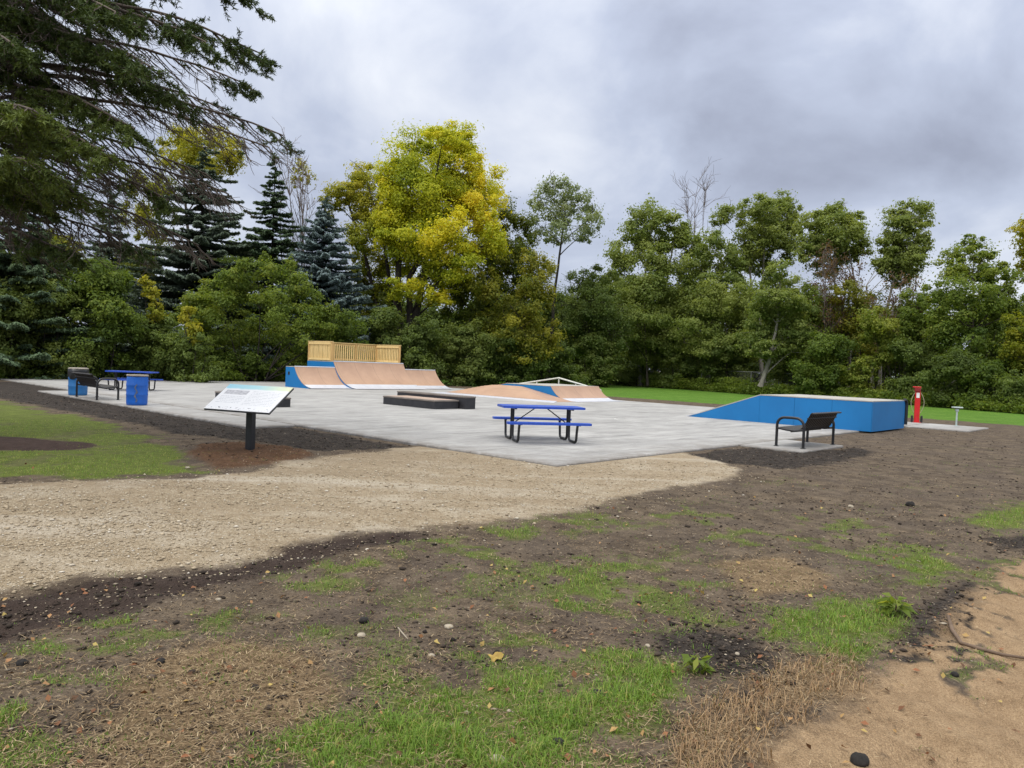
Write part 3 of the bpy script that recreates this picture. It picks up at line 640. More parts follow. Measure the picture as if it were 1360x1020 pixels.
# ------------------------------------------------------------------ picnic tables (local x along the table)
def picnic(label, loc, rz):
    r = empty('picnic_table', loc, rz, label, 'picnic table', 'blue picnic tables on the slab')
    def plank(cy, z, w, l, nm):
        h = .045; rad = .07; P = []
        for sx_, sy_, t0 in ((1, -1, -90), (1, 1, 0), (-1, 1, 90), (-1, -1, 180)):
            for k in range(5):
                t = math.radians(t0+k*22.5); P.append((sx_*(l/2-rad)+rad*math.cos(t), cy+sy_*(w/2-rad)+rad*math.sin(t)))
        return MB().prism(P, 'z', z-h, z).build(nm, MAT['table_blue'], r)
    plank(0, .765, .74, 1.84, 'tabletop'); plank(-.70, .455, .26, 1.84, 'bench_seat'); plank(.70, .455, .26, 1.84, 'bench_seat')
    for sx_ in (-1, 1):
        x = sx_*.64
        for sy_ in (-1, 1):
            q = [(x, sy_*.07, .72), (x, sy_*.07, .40), (x, sy_*.075, .13)]
            for k in range(1, 6): t = math.radians(k*18); q.append((x, sy_*(.075+.09*(1-math.cos(t))), .13-.10*math.sin(t)))
            for k in range(0, 6): t = math.radians(k*18); q.append((x, sy_*(.50+.10*math.sin(t)), .03+.10*(1-math.cos(t))))
            q += [(x, sy_*.615, .25), (x, sy_*.655, .412)]
            MB().tube(q, .028, 8).build('leg', MAT['black_metal'], r)
            MB().box((x, sy_*.70, .404), (.05, .22, .012)).build('seat_bracket', MAT['black_metal'], r)
        MB().box((x, 0, .707), (.05, .60, .025)).build('table_bracket', MAT['black_metal'], r)
        MB().tube([(x, -.07, .36), (x, .07, .36)], .02, 8).build('cross_bar', MAT['black_metal'], r)
        MB().tube([(x, 0, .36), (sx_*.14, 0, .71)], .013, 6).build('brace', MAT['black_metal'], r)
    return r
picnic('blue topped picnic table standing alone in the middle of the slab', (.66, 16.52, 0), math.radians(13.5))
X, Y = G(165, 519); picnic('distant blue picnic table behind the left bench and barrels', (X, Y+.6, 0), math.radians(4))

# ------------------------------------------------------------------ benches (local x along the bench, local +y = front)
def bench(label, loc, rz):
    r = empty('park_bench', loc, rz, label, 'bench', 'black metal benches at the slab edge'); W = 1.80
    prof = [(.30, .435), (.27, .452), (.12, .43), (-.02, .405), (-.13, .405), (-.22, .44), (-.28, .51), (-.33, .60), (-.38, .70), (-.425, .80), (-.46, .83), (-.49, .815)]
    def strip(P, nm):
        mb = MB(); n = len(P); k = 16
        for i in range(k):                                  # perforated straps running front to back
            x0 = -W/2+.03+(W-.06)*i/k; x1 = x0+(W-.06)/k-.016
            vs = [(x, y, z) for x in (x0, x1) for y, z in P]+[(x, y, z-.022) for x in (x0, x1) for y, z in P]; fs = []
            for q in range(n-1): fs += [(q, q+1, n+q+1, n+q), (2*n+q, 3*n+q, 3*n+q+1, 2*n+q+1), (q, 2*n+q, 2*n+q+1, q+1), (n+q, n+q+1, 3*n+q+1, 3*n+q)]
            fs += [(0, n, 3*n, 2*n), (n-1, 3*n-1, 4*n-1, 2*n-1)]
            mb.add(vs, fs, True)
        for y, z in (P[0], P[len(P)//2], P[-1]): mb.tube([(-W/2+.01, y, z-.012), (W/2-.01, y, z-.012)], .019, 8)
        mb.build(nm, MAT['bench_black'], r)
    strip(prof[:6], 'seat'); strip(prof[5:], 'backrest')
    for sx_ in (-1, 1):
        x = sx_*(W/2+.03); q = [(x, .31, 0), (x, .31, .50)]
        for k in range(1, 7): t = math.radians(k*15); q.append((x, .31-.17*(1-math.cos(t)), .50+.18*math.sin(t)))
        q += [(x, -.05, .685)]
        for k in range(1, 7): t = math.radians(k*15); q.append((x, -.12-.20*math.sin(t), .685-.20*(1-math.cos(t))))
        q += [(x, -.32, .40), (x, -.32, 0)]
        MB().tube(q, .032, 10).build('leg_frame', MAT['black_metal'], r)
        MB().tube([(x, .31, .43), (x, .1, .40), (x, -.1, .385), (x, -.32, .42)], .025, 8).build('seat_support', MAT['black_metal'], r)
        for y in (.31, -.32): MB().lathe([(.0, .012), (.06, .012), (.06, 0), (0, 0)], (x, y, 0), 14).build('foot', MAT['black_metal'], r)
    MB().tube([(-W/2, -.02, .37), (W/2, -.02, .37)], .025, 8).build('cross_bar', MAT['black_metal'], r)
    return r
bench('black metal bench on its own pad in front of the blue bank ramp', S(-.95, 8.22, -.004), TH)
bench('black metal bench between the two blue barrels', S(18.66, -.9, -.004), TH-PI/2)

# ------------------------------------------------------------------ barrels
def barrel(label, loc, m, dark):
    r = empty('trash_barrel', loc, 0, label, 'barrel', 'blue plastic barrels by the left bench')
    h = .88; R_ = .292
    prof = [(.0, .0), (R_-.03, .0), (R_-.008, .02), (R_-.003, .10), (R_, .28), (R_+.006, .30), (R_+.006, .33), (R_, .35), (R_+.003, .56), (R_+.008, .58), (R_+.008, .61), (R_+.002, .63), (R_-.003, .80), (R_-.012, .865), (R_-.02, h), (R_-.035, h), (R_-.035, .80), (R_-.045, .40), (0, .38)]
    MB().lathe(prof, n=36).build('drum', m, r)
    if dark:
        n = 40; vs = []; fs = []
        rows = [(.0, .855), (.27, .865), (.292, .905), (.312, .895), (.318, .80), (.316, .70), (.312, .62), (.306, .58)]
        for i, (rr, z) in enumerate(rows):
            for k in range(n):
                t = 2*PI*k/n; wv = .008*math.sin(9*t+i)*(i > 2)+.01*math.sin(4*t+1.3)*(i > 3); vs.append(((rr+wv)*math.cos(t), (rr+wv)*math.sin(t), z+.03*math.sin(5*t+.6)*(i > 5)))
        for i in range(len(rows)-1):
            for k in range(n): fs.append((i*n+k, i*n+(k+1) % n, i*n+n+(k+1) % n, i*n+n+k))
        MB().add(vs, fs, True).build('bin_bag', MAT['bag_black'], r)
        MB().lathe([(.0, .945), (.26, .945), (.31, .93), (.312, .90), (.30, .895), (0, .90)], n=30).build('lid', MAT['rim_tan'], r)
    else:
        MB().lathe([(.252, .875), (.252, .905), (.285, .905), (.302, .89), (.302, .86), (.288, .855)], n=36).build('rim', MAT['rim_tan'], r)
        MB().lathe([(.25, .88), (.245, .74), (.20, .66), (0, .64)], n=30).build('bin_bag', MAT['bag_black'], r)
        mb = MB(); rows = 16; vs = []                        # worn scuff down the drum's front: one ragged strip
        for k in range(rows):
            tm = math.radians(-70+5*math.sin(k*.9)); ww = .012+.018*rng.random()*(1-abs(k/rows-.5)); rr = R_+.0095; z = .10+.035*k
            vs += [(rr*math.cos(tm+q*ww/rr), rr*math.sin(tm+q*ww/rr), z) for q in (-1, 0, 1)]
        mb.add(vs, [(3*k+q, 3*k+q+1, 3*k+q+4, 3*k+q+3) for k in range(rows-1) for q in (0, 1)])
        mb.build('scuff', MAT['scuff'], r)
    return r
barrel('bright blue open drum with scuffed side, right of the left bench', S(15.4, -.9, -.004), MAT['barrel_blue'], False)
barrel('faded blue drum with black bag and tan lid, behind the left bench', S(20.5, -.9, -.004), MAT['barrel_faded'], True)

# ------------------------------------------------------------------ tilted information sign
def sign_face_mat():
    m, nt, b, o = newmat('printed_sign_face')
    tc = N(nt, 'ShaderNodeTexCoord'); sx = N(nt, 'ShaderNodeSeparateXYZ'); nt.links.new(tc.outputs['Generated'], sx.inputs[0])
    u, v = sx.outputs[0], sx.outputs[1]
    c = mixc(nt, 0., (.80, .81, .84), (.8, .8, .8))
    band = ramp(nt, [(0, (.25, .58, .74)), (.5, (.38, .66, .72)), (.8, (.62, .74, .56)), (1, (.74, .76, .50))], u).outputs[0]
    no = N(nt, 'ShaderNodeTexNoise', in_Scale=7.); nt.links.new(tc.outputs['Generated'], no.inputs['Vector'])
    edge = math_(nt, 'ADD', v, math_(nt, 'MULTIPLY', math_(nt, 'SUBTRACT', no.outputs[0], .5), .10))
    c = mixc(nt, ramp(nt, [(.80, 0.), (.86, 1.)], edge).outputs[0], c, band)
    def rect(u0, u1, v0, v1):
        return math_(nt, 'MULTIPLY', math_(nt, 'MULTIPLY', math_(nt, 'GREATER_THAN', u, u0), math_(nt, 'LESS_THAN', u, u1)), math_(nt, 'MULTIPLY', math_(nt, 'GREATER_THAN', v, v0), math_(nt, 'LESS_THAN', v, v1)))
    n2 = N(nt, 'ShaderNodeTexNoise', in_Scale=22.); nt.links.new(tc.outputs['Generated'], n2.inputs['Vector'])
    c = mixc(nt, rect(.06, .42, .60, .77), c, ramp(nt, [(.35, (.36, .36, .40)), (.6, (.56, .56, .60))], n2.outputs[0]).outputs[0])
    # lines of small print and a row of little marks along the foot
    wv = math_(nt, 'FRACT', math_(nt, 'MULTIPLY', v, 17.0)); n3 = N(nt, 'ShaderNodeTexNoise', in_Scale=1.); mp = N(nt, 'ShaderNodeMapping'); mp.inputs['Scale'].default_value = (70, 17, 1)
    nt.links.new(tc.outputs['Generated'], mp.inputs[0]); nt.links.new(mp.outputs[0], n3.inputs['Vector'])
    txt = math_(nt, 'MULTIPLY', math_(nt, 'GREATER_THAN', wv, .62), math_(nt, 'GREATER_THAN', n3.outputs[0], .47))
    area = math_(nt, 'MAXIMUM', rect(.48, .94, .22, .76), rect(.06, .44, .24, .55))
    c = mixc(nt, math_(nt, 'MULTIPLY', math_(nt, 'MULTIPLY', txt, area), .45), c, (.25, .27, .33))
    mk = math_(nt, 'MULTIPLY', rect(.05, .97, .035, .11), math_(nt, 'GREATER_THAN', n2.outputs[0], .60))
    c = mixc(nt, math_(nt, 'MULTIPLY', mk, .8), c, (.10, .11, .14))
    nt.links.new(c, b.inputs['Base Color']); b.inputs['Roughness'].default_value = .35; return m
bx, by = G(332, 597)
root = empty('information_sign', (bx, by, -.03), -.363, 'tilted white information sign with blue header on a charcoal post', 'sign')
MB().bevbox((0, 0, .36), (.125, .125, .92), .012).build('post', MAT['post_dark'], root)
Wp, sl, tilt = 1.384, .762, .583
pn = empty('panel', (-.045, -.017, .917), 0); pn.parent = root; pn.rotation_euler = (tilt, 0, 0)
MB().bevbox((0, 0, -.018), (Wp, sl, .036), .012).build('panel_board', MAT['post_dark'], pn)
MB().box((0, 0, .004), (Wp-.02, sl-.02, .006)).build('printed_face', sign_face_mat(), pn)
MB().box((0, 0, -.058), (.30, .30, .04)).build('mount_plate', MAT['post_dark'], pn)

# ------------------------------------------------------------------ red repair stand, pedestal
X, Y = G(1217, 561)
root = empty('repair_stand', (X, Y, -.004), math.radians(-20), 'red bicycle repair stand with white label beyond the blue ramp', 'repair stand')
MB().bevbox((0, 0, .62), (.19, .13, 1.24), .015).build('post', MAT['red'], root)
MB().bevbox((-.02, -.03, 1.30), (.22, .20, .14), .02).build('tool_head', MAT['red_dark'], root)
MB().bevbox((-.05, -.05, 1.40), (.30, .16, .045), .015).build('hanger_arm', MAT['red'], root)
MB().box((0, -.069, 1.08), (.11, .006, .20)).build('label_plate', MAT['white'], root)
for sx_ in (-1, 1):
    q = [(sx_*.07, -.02, 1.22)]+[(sx_*(.10+.13*math.sin(math.radians(t*18))), -.04, 1.20-.085*t) for t in range(1, 9)]+[(sx_*.11, -.03, .38)]
    MB().tube(q, .012, 6).build('tool_cable', MAT['cable'], root)
    MB().bevbox((sx_*.17, -.02, .14), (.07, .12, .28), .02).build('wheel_chock', MAT['rubber'], root)
MB().box((0, 0, .008), (.30, .26, .016)).build('base_plate', MAT['red'], root)
X, Y = G(1270, 565.5)
root = empty('steel_pedestal', (X, Y, -.004), 0, 'thin pale steel pedestal with flat top right of the red stand', 'pedestal')
MB().tube([(0, 0, 0), (0, 0, .64)], .032, 12).build('pole', MAT['galv_pale'], root)
MB().bevbox((0, 0, .60), (.10, .10, .10), .01).build('collar', MAT['galv_pale'], root)
MB().bevbox((0, 0, .70), (.34, .22, .05), .015).build('top_plate', MAT['galv_pale'], root)
MB().lathe([(0, .014), (.09, .014), (.09, 0), (0, 0)], n=16).build('base_plate', MAT['galv_pale'], root)

# ------------------------------------------------------------------ chain-link fence along the lawn's far edge
p0, p1 = np.array((11.5, 80.5)), np.array((24.0, 61.0)); L = np.linalg.norm(p1-p0); dr = (p1-p0)/L
root = empty('chain_link_fence', (p0[0], p0[1], GZ), math.atan2(dr[1], dr[0]), 'grey chain-link fence half hidden in the undergrowth behind the lawn', 'fence')
MB().tube([(0, 0, 1.88), (L, 0, 1.88)], .035, 6).build('top_rail', MAT['fence_wire'], root)
npst = 9
for i in range(npst): MB().tube([(L*i/(npst-1), 0, 0), (L*i/(npst-1), 0, 1.9)], .04, 8).build('post', MAT['fence_wire'], root)
mb = MB(); st = .16; k = 0; x = -1.8
while x < L:
    for sgn in (1, -1):
        xa, xb = (x, x+1.8) if sgn > 0 else (x+1.8, x); za_, zb_ = .05, 1.85
        lo, hi = max(0, min(xa, xb)), min(L, max(xa, xb))
        if hi-lo > .1:
            fz = lambda q: za_+(zb_-za_)*(q-xa)/(xb-xa)
            mb.add([(lo, sgn*.004, fz(lo)-.006), (hi, sgn*.004, fz(hi)-.006), (hi, sgn*.004, fz(hi)+.006), (lo, sgn*.004, fz(lo)+.006)], [(0, 1, 2, 3)])
    x += st
mb.build('wire_mesh', MAT['fence_wire'], root)

# ------------------------------------------------------------------ foliage
def leaves_mesh(name, C, Nrm, size, mat, parent, tint, aspect=.55, axis=None, smooth=False):
    """one rhombic leaf per row of C, facing Nrm"""
    n = len(C); a = unit(axis) if axis is not None else unit(rng.normal(size=(n, 3)))
    u = unit(a-Nrm*(a*Nrm).sum(1, keepdims=True)); v = np.cross(Nrm, u)
    s = (size*np.ones(n))[:, None]; w = s*aspect
    bend = Nrm*s*.12
    Vv = np.stack([C-u*s*.5, C+v*w*.5+bend, C+u*s*.5, C-v*w*.5+bend], 1).reshape(-1, 3)
    q = np.arange(4*n).reshape(n, 4)
    return npmesh(name, Vv, q, mat, parent, np.repeat(np.clip(tint, 0, 1), 4))
def tubes_mesh(name, paths, mat, parent, n=5):
    """many tapered tubes in one mesh; paths: list of (points (k,3), radii (k,))"""
    Vs = []; Fs = []; off = 0
    for P, r in paths:
        P = np.asarray(P, float); k = len(P); t = unit(np.gradient(P, axis=0))
        ref = np.array((.31, .17, .93)) if abs(t[0][2]) < .9 else np.array((1., .1, 0))
        u = unit(np.cross(t, ref)); v = np.cross(t, u); an = np.arange(n)*2*PI/n
        ring = P[:, None, :]+(u[:, None, :]*np.cos(an)[None, :, None]+v[:, None, :]*np.sin(an)[None, :, None])*np.asarray(r)[:, None, None]
        Vs.append(ring.reshape(-1, 3)); i = np.arange(k-1)[:, None]*n; j = np.arange(n)[None, :]; j2 = (j+1) % n
        Fs.append(np.stack([i+j, i+j2, i+n+j2, i+n+j], -1).reshape(-1, 4)+off); off += k*n
    return npmesh(name, np.concatenate(Vs), np.concatenate(Fs), mat, parent, None, True)
def curve(p, q, sag=0., wob=.04, k=7):
    p, q = np.asarray(p, float), np.asarray(q, float); t = np.linspace(0, 1, k)[:, None]; L = np.linalg.norm(q-p)
    w = np.cumsum(rng.normal(0, 1, (k, 3)), 0)*wob*L/k; w -= w[0]+(w[-1]-w[0])*t
    P = p+(q-p)*t+w; P[:, 2] += sag*L*4*(t*(1-t))[:, 0]; return P
def lobe_leaves(c, r, n, inner=.30):
    """leaves of one lobe: several leafy sub-clumps inside an uneven ellipsoid"""
    k = 15; d = unit(rng.normal(size=(k, 3))); cc = d*(.35+.68*rng.random((k, 1)))
    pick = rng.integers(0, k, n); e = unit(rng.normal(size=(n, 3))); rad = (.25+.75*rng.random((n, 1))**.5)*(.18+.26*rng.random((k, 1)))[pick]; rad[rng.random(n) < .20] *= 1.75
    st_ = (.62+.85*rng.random((k, 3)))*np.array((1., 1., .9)); L = cc[pick]+e*rad*st_[pick]
    nr = unit(e*.7+L*.5+np.array((0, 0, .55))+rng.normal(0, .55, (n, 3)))
    tint = (rng.normal(0, .13, k)[pick]+rng.normal(0, .13, n))
    return c+L*r, nr, tint
def tree(name, label, cat, Y, base, lobes, leaf, bark='bark', group=None, leaf_size=.20, dens=1., tint=.5, trunks=None, tr=.16, limbs=True, depth=1., tgrad=0., gz=-.08, jitter=.22, twigs=0, crown_name='crown'):
    """base: pixel (x, y); lobes: (px, py, rx, ry[, tint]) read at depth Y; the lobes get real depth about the trunk"""
    bp = D(base[0], base[1], Y); bp[2] = gz
    root = empty(name, bp, 0, label, cat, group)
    C = []; Nn = []; T = []; S_ = []; ends = []
    allx = [l[0] for l in lobes]; half = (max(allx)-min(allx))/2/f*Y+1e-6
    for l in lobes:
        c = D(l[0], l[1], Y)-bp; rx, ry = l[2]/f*Y, l[3]/f*Y; rz = (rx+ry)/2*depth*1.15
        room = math.sqrt(max(half**2*.8-min(half**2*.8, (c[0]-((min(allx)+max(allx))/2-680)/f*Y+bp[0])**2), .05))
        c = D(l[0], l[1], Y+rng.uniform(-1, 1)*room*.8*depth)-bp
        n = int(dens*5.2*l[2]*l[3]*PI/((leaf_size/Y*f)**2*.28))
        c[2] = max(c[2], ry*.8)
        p, q, t = lobe_leaves(c, np.array((rx, rz, ry))*1.08, n)
        C.append(p); Nn.append(q); T.append(t+tint+(l[4] if len(l) > 4 else 0)+rng.normal(0, .07)); S_.append(leaf_size*(.65+.7*rng.random(n))); ends.append((c, max(rx, ry)))
    C = np.concatenate(C); Nn = np.concatenate(Nn); T = np.concatenate(T)
    if tgrad: T = T+tgrad*(C[:, 2]-C[:, 2].mean())/max(C[:, 2].std(), .1)
    keep = C[:, 2] > .03
    leaves_mesh(crown_name, C[keep], Nn[keep], np.concatenate(S_)[keep], leaf if not isinstance(leaf, str) else LM[leaf], root, T[keep])
    paths = []
    trunks = trunks or [[base, (np.mean(allx), np.mean([l[1] for l in lobes]))]]
    tips = []
    for tk in trunks:
        pts = np.array([D(x, y, Y)-bp for x, y in tk]); pts[:, 2] = np.maximum(pts[:, 2], 0)
        fine = np.concatenate([curve(pts[i], pts[i+1], 0, .03, 6)[(1 if i else 0):] for i in range(len(pts)-1)])
        r0 = tr; rr = r0*(1-.72*np.linspace(0, 1, len(fine))); rr[0] *= 1.35
        paths.append((fine, rr)); tips.append((fine, rr))
    if limbs:
        for c, rad in ends:
            fine, rr = tips[rng.integers(len(tips))] if len(tips) > 1 and rng.random() < .3 else min(tips, key=lambda t: np.linalg.norm(t[0][-1]-c))
            cand = [i for i in range(len(fine)) if fine[i][2] < c[2]-.15*np.linalg.norm(fine[i][:2]-c[:2])] or [0]
            i = cand[min(range(len(cand)), key=lambda q: abs((c[2]-fine[cand[q]][2])-.9*np.linalg.norm(fine[cand[q]][:2]-c[:2])))]
            P = curve(fine[i], c, .06, .06, 6); r1 = min(rr[i]*.6, .02+.012*np.linalg.norm(P[-1]-P[0])); paths.append((P, np.linspace(r1, .015, 6)))
            for _ in range(4):
                e = c+unit(rng.normal(size=3)+np.array((0, 0, .3)))*rad*rng.uniform(.6, 1.05); paths.append((curve(P[4], e, .03, .1, 5), np.linspace(r1*.4, .010, 5)))
    for _ in range(twigs):
        c, rad = ends[rng.integers(len(ends))]; d = unit(rng.normal(size=3)*np.array((1, 1, .6))+np.array((0, 0, .55)))
        P = curve(c-d*rad*.6, c+d*rad*rng.uniform(.7, 1.35), .04, .12, 6); paths.append((P, np.linspace(.028, .012, 6)))
        for j in (2, 3, 4):
            d2 = unit(d+rng.normal(0, .6, 3)); paths.append((curve(P[j], P[j]+d2*rad*rng.uniform(.3, .6), .03, .1, 4), np.linspace(.018, .010, 4)))
    tubes_mesh('trunk' if cat == 'tree' else 'stems', paths, MAT[bark], root, 6)
    return root
def auto(cx, top, bot, half, n=11, pow_=.7, seed=0):
    """lobes filling a bush or crown outline"""
    r = np.random.default_rng(abs(seed+int(cx*13+top))); o = []
    for k in range(n):
        t = (k+.5)/n; y = top+(bot-top)*t; hw = half*(math.sin(PI*min(1, .12+.88*t)*.62)**pow_)
        x = cx+hw*r.uniform(-.75, .75); rr = max(8, min(half*.42, (bot-top)*.30)*r.uniform(.8, 1.15)); o.append((x, max(top+rr*.75, y), rr*1.1, rr*.85))
    return o
def bush(label, Y, cx, top, bot, half, leaf, n=9, group='bushes at the edge of the wood', **kw):
    kw.setdefault('leaf_size', .20)
    return tree('bush', label, 'bush', Y, (cx, bot), auto(cx, top, bot, half, n), leaf, 'bark_dark', group, trunks=[[(cx-half*.2, bot), (cx-half*.3, (top+bot)/2)], [(cx, bot), (cx+half*.1, top*.6+bot*.4)], [(cx+half*.2, bot), (cx+half*.4, (top+bot)/2)]], tr=.05, crown_name='foliage', **kw)
def conifer(name, label, Y, apex, base_y, half, leaf, rows=26, dens=1.5, bare=.04, up=.10, group=None, needle=.30, irreg=.18):
    top = D(apex[0], apex[1], Y); bp = D(apex[0], base_y, Y); bp[2] = -.08; h = top[2]+.08; Rm = half/f*Y
    root = empty(name, bp, 0, label, 'tree', group)
    C = []; X = []; Nn = []; T = []; paths = [(np.array([(0, 0, 0), (0, 0, h*.5), (0, 0, h)]), np.array((.16+.008*h, .11, .015)))]
    for i in range(rows):
        t = (i+.5)/rows; z = h*(bare+(1-bare)*t); L = Rm*(1-t)**.82*1.02+.10; nb = int(7+6*(1-t)); a0 = rng.random()*6.28; lt = rng.normal(0, .06)
        for k in range(nb):
            an = a0+2*PI*k/nb+rng.normal(0, .12); l = L*(1+rng.normal(0, irreg)); dirv = np.array((math.cos(an), math.sin(an), 0)); lz = z+rng.normal(0, h/rows*.9)
            m = max(10, int(dens*34*l/needle*.35*(1+l*.35))); s = rng.random(m)**.62
            droop = -.16*l*s+up*l*s**3*1.3-.06*l*(1-t)
            wd = (.07+.26*l*(s*(1.15-s))*1.2)
            side = rng.uniform(-1, 1, m); per = np.array((-dirv[1], dirv[0], 0))
            P = dirv*(s*l)[:, None]+per*(side*wd)[:, None]; P[:, 2] += lz+droop-.06*np.abs(side)*l*.4+rng.normal(0, .04, m)
            C.append(P); X.append(dirv[None]*.8+per[None]*side[:, None]*.9+np.stack([np.zeros(m), np.zeros(m), rng.normal(.02, .28, m)], 1))
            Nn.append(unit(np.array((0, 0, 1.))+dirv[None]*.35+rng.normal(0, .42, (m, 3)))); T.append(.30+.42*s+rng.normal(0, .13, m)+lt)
            if l > .5:
                ss = np.linspace(0, .92, 5); B_ = dirv*(ss*l)[:, None]; B_[:, 2] += lz-.16*l*ss+up*l*ss**3*1.3-.06*l*(1-t); paths.append((B_, np.linspace(.012+.01*l, .008, 5)))
    C = np.concatenate(C); keep = C[:, 2] > .02
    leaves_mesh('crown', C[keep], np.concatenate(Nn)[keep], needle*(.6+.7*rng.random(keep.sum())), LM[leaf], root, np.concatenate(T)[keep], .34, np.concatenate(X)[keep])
    tubes_mesh('trunk', paths, MAT['bark_dark'], root, 5)
    return root
def bare_tree(name, label, Y, base, tips, bark='twig_grey', tr=.10, n_twig=46, leaf=None, group=None, n_leaf=0, leaf_size=.2):
    """leafless: trunk to each tip pixel, forking into fine twigs"""
    bp = D(base[0], base[1], Y); bp[2] = -.08; root = empty(name, bp, 0, label, 'tree', group); paths = []; tw = []
    for x, y in tips:
        e = D(x, y, Y)-bp; e[1] += rng.normal(0, .6); P = curve((0, 0, 0), e, .0, .07, 12); paths.append((P, np.linspace(tr, .014, 12))); L = np.linalg.norm(e)
        for _ in range(n_twig):
            i = rng.integers(4, 12); d = unit(unit(P[min(i+1, 11)]-P[i-1])*.8+rng.normal(0, .55, 3)+np.array((0, 0, .25))); l = L*rng.uniform(.06, .20)*(1.3-i/16)
            Q_ = curve(P[i], P[i]+d*l, .05, .12, 6); paths.append((Q_, np.linspace(.026, .010, 6)))
            for j in (2, 3, 4, 5):
                d2 = unit(d+rng.normal(0, .5, 3)+np.array((0, 0, .15))); Q2 = curve(Q_[j], Q_[j]+d2*l*rng.uniform(.25, .6), .03, .1, 4); paths.append((Q2, np.linspace(.014, .008, 4))); tw.append(Q2[-1]); tw.append(Q2[2])
    tubes_mesh('trunk', paths, MAT[bark], root, 4)
    if leaf:
        tw = np.array(tw); c = tw[rng.integers(0, len(tw), n_leaf)]+rng.normal(0, .16, (n_leaf, 3)); c = c[c[:, 2] > .1]
        leaves_mesh('crown', c, unit(rng.normal(size=c.shape)+np.array((0, 0, .5))), leaf_size*(.6+.7*rng.random(len(c))), LM[leaf], root, .5+rng.normal(0, .2, len(c)))
    return root

# --- the yellow cottonwoods in the middle
tree('cottonwood_tree', 'tallest golden yellow tree with forked dark trunks behind the tan ramps', 'tree', 58, (553, 505),
     [(570, 200, 36, 26, .0), (612, 190, 30, 22, .05), (540, 222, 32, 30, -.1), (590, 232, 45, 30, -.12), (560, 262, 42, 32, -.15), (636, 252, 30, 36, .28), (612, 275, 44, 34, .32), (648, 292, 22, 32, .25), (588, 308, 40, 30, .2), (545, 305, 40, 34, -.12), (630, 325, 34, 26, .1), (600, 352, 30, 22, .02), (575, 372, 26, 18, -.05), (535, 345, 28, 26, -.12), (515, 300, 24, 28, .05), (585, 395, 22, 14, .0), (552, 285, 40, 30, .0), (600, 258, 36, 30, .15), (520, 262, 24, 26, .05), (572, 340, 34, 26, -.05), (540, 385, 26, 18, -.1), (615, 372, 24, 20, -.15), (655, 318, 20, 24, .1), (625, 215, 22, 22, .2), (590, 182, 28, 16, .05)],
     'gold', 'bark_dark', 'yellow trees in the middle', dens=1.2, tint=.44, trunks=[[(553, 505), (552, 420), (566, 345), (575, 250)], [(540, 505), (527, 400), (530, 345), (545, 250)], [(548, 505), (545, 430), (543, 370), (600, 260)]], tr=.42)
tree('cottonwood_tree', 'loose yellow green tree left of the tallest golden tree, behind the blue spruce', 'tree', 60, (520, 505),
     [(490, 238, 30, 20, .1), (462, 255, 26, 20, .05), (440, 268, 16, 14, .05), (482, 275, 32, 24, 0), (512, 268, 22, 30, .05), (505, 312, 30, 30, -.05), (480, 318, 24, 24, -.15), (500, 355, 26, 26, -.2), (475, 362, 14, 22, -.25), (514, 392, 16, 24, -.25), (432, 290, 10, 12, .05)],
     'yelgreen', 'bark_dark', 'yellow trees in the middle', dens=1.0, tint=.66, trunks=[[(522, 505), (521, 400), (510, 320), (490, 250)], [(512, 505), (505, 420), (480, 320), (460, 262)]], tr=.26, twigs=10)
tree('cottonwood_tree', 'bright yellow tree top rising behind the dark spruces on the left', 'tree', 64, (268, 500),
     [(240, 185, 26, 18, 0), (268, 182, 24, 18, .1), (295, 192, 26, 16, .1), (312, 206, 16, 14, .05), (255, 212, 34, 18, 0), (285, 220, 30, 18, 0), (226, 208, 14, 16, .0), (190, 250, 20, 20, -.1), (215, 250, 24, 22, -.2), (185, 285, 20, 26, -.15), (205, 320, 20, 22, -.3)], 'yelgreen', 'bark', 'yellow trees on the left', dens=.9, tint=.72, tr=.25)
tree('slender_tree', 'thin yellow green tree between the dark spruce and the blue spruce', 'tree', 60, (404, 500), [(398, 222, 12, 12), (408, 235, 10, 12), (390, 240, 8, 8)], 'yelgreen', 'twig_grey', None, dens=.35, tint=.75, tr=.10, twigs=14)
bare_tree('bare_tree', 'leafless grey tree between the dark spruce and the blue spruce', 57, (392, 500), [(385, 205), (402, 235), (372, 250), (412, 260), (394, 225)], 'twig_grey', .09, 26)

# --- green trees right of the yellow one
tree('leafy_tree', 'dark green tree close behind the right side of the golden tree', 'tree', 62, (655, 505), [(672, 292, 18, 24), (690, 310, 20, 26), (655, 345, 32, 26), (688, 350, 30, 30), (640, 385, 36, 26), (675, 392, 36, 30), (622, 425, 36, 26), (660, 432, 36, 26), (695, 425, 26, 26), (610, 400, 22, 24)], 'olive', 'bark_dark', 'green trees behind the skate park', tint=.42, tr=.22, dens=.95)
tree('leafy_tree', 'olive tree with yellowing leaves between the golden tree and the airy grey green tree', 'tree', 57, (705, 505), [(708, 350, 18, 24, .1), (722, 372, 20, 26, .15), (698, 390, 26, 26, 0), (718, 410, 22, 26, .1), (690, 432, 30, 26, .15), (725, 445, 24, 22, .2), (672, 455, 24, 18, .1), (705, 465, 30, 20, .2), (650, 380, 24, 24, 0), (660, 420, 26, 20, -.05)], 'olive', 'bark_dark', 'green trees behind the skate park', tint=.66, tr=.16, dens=.75)
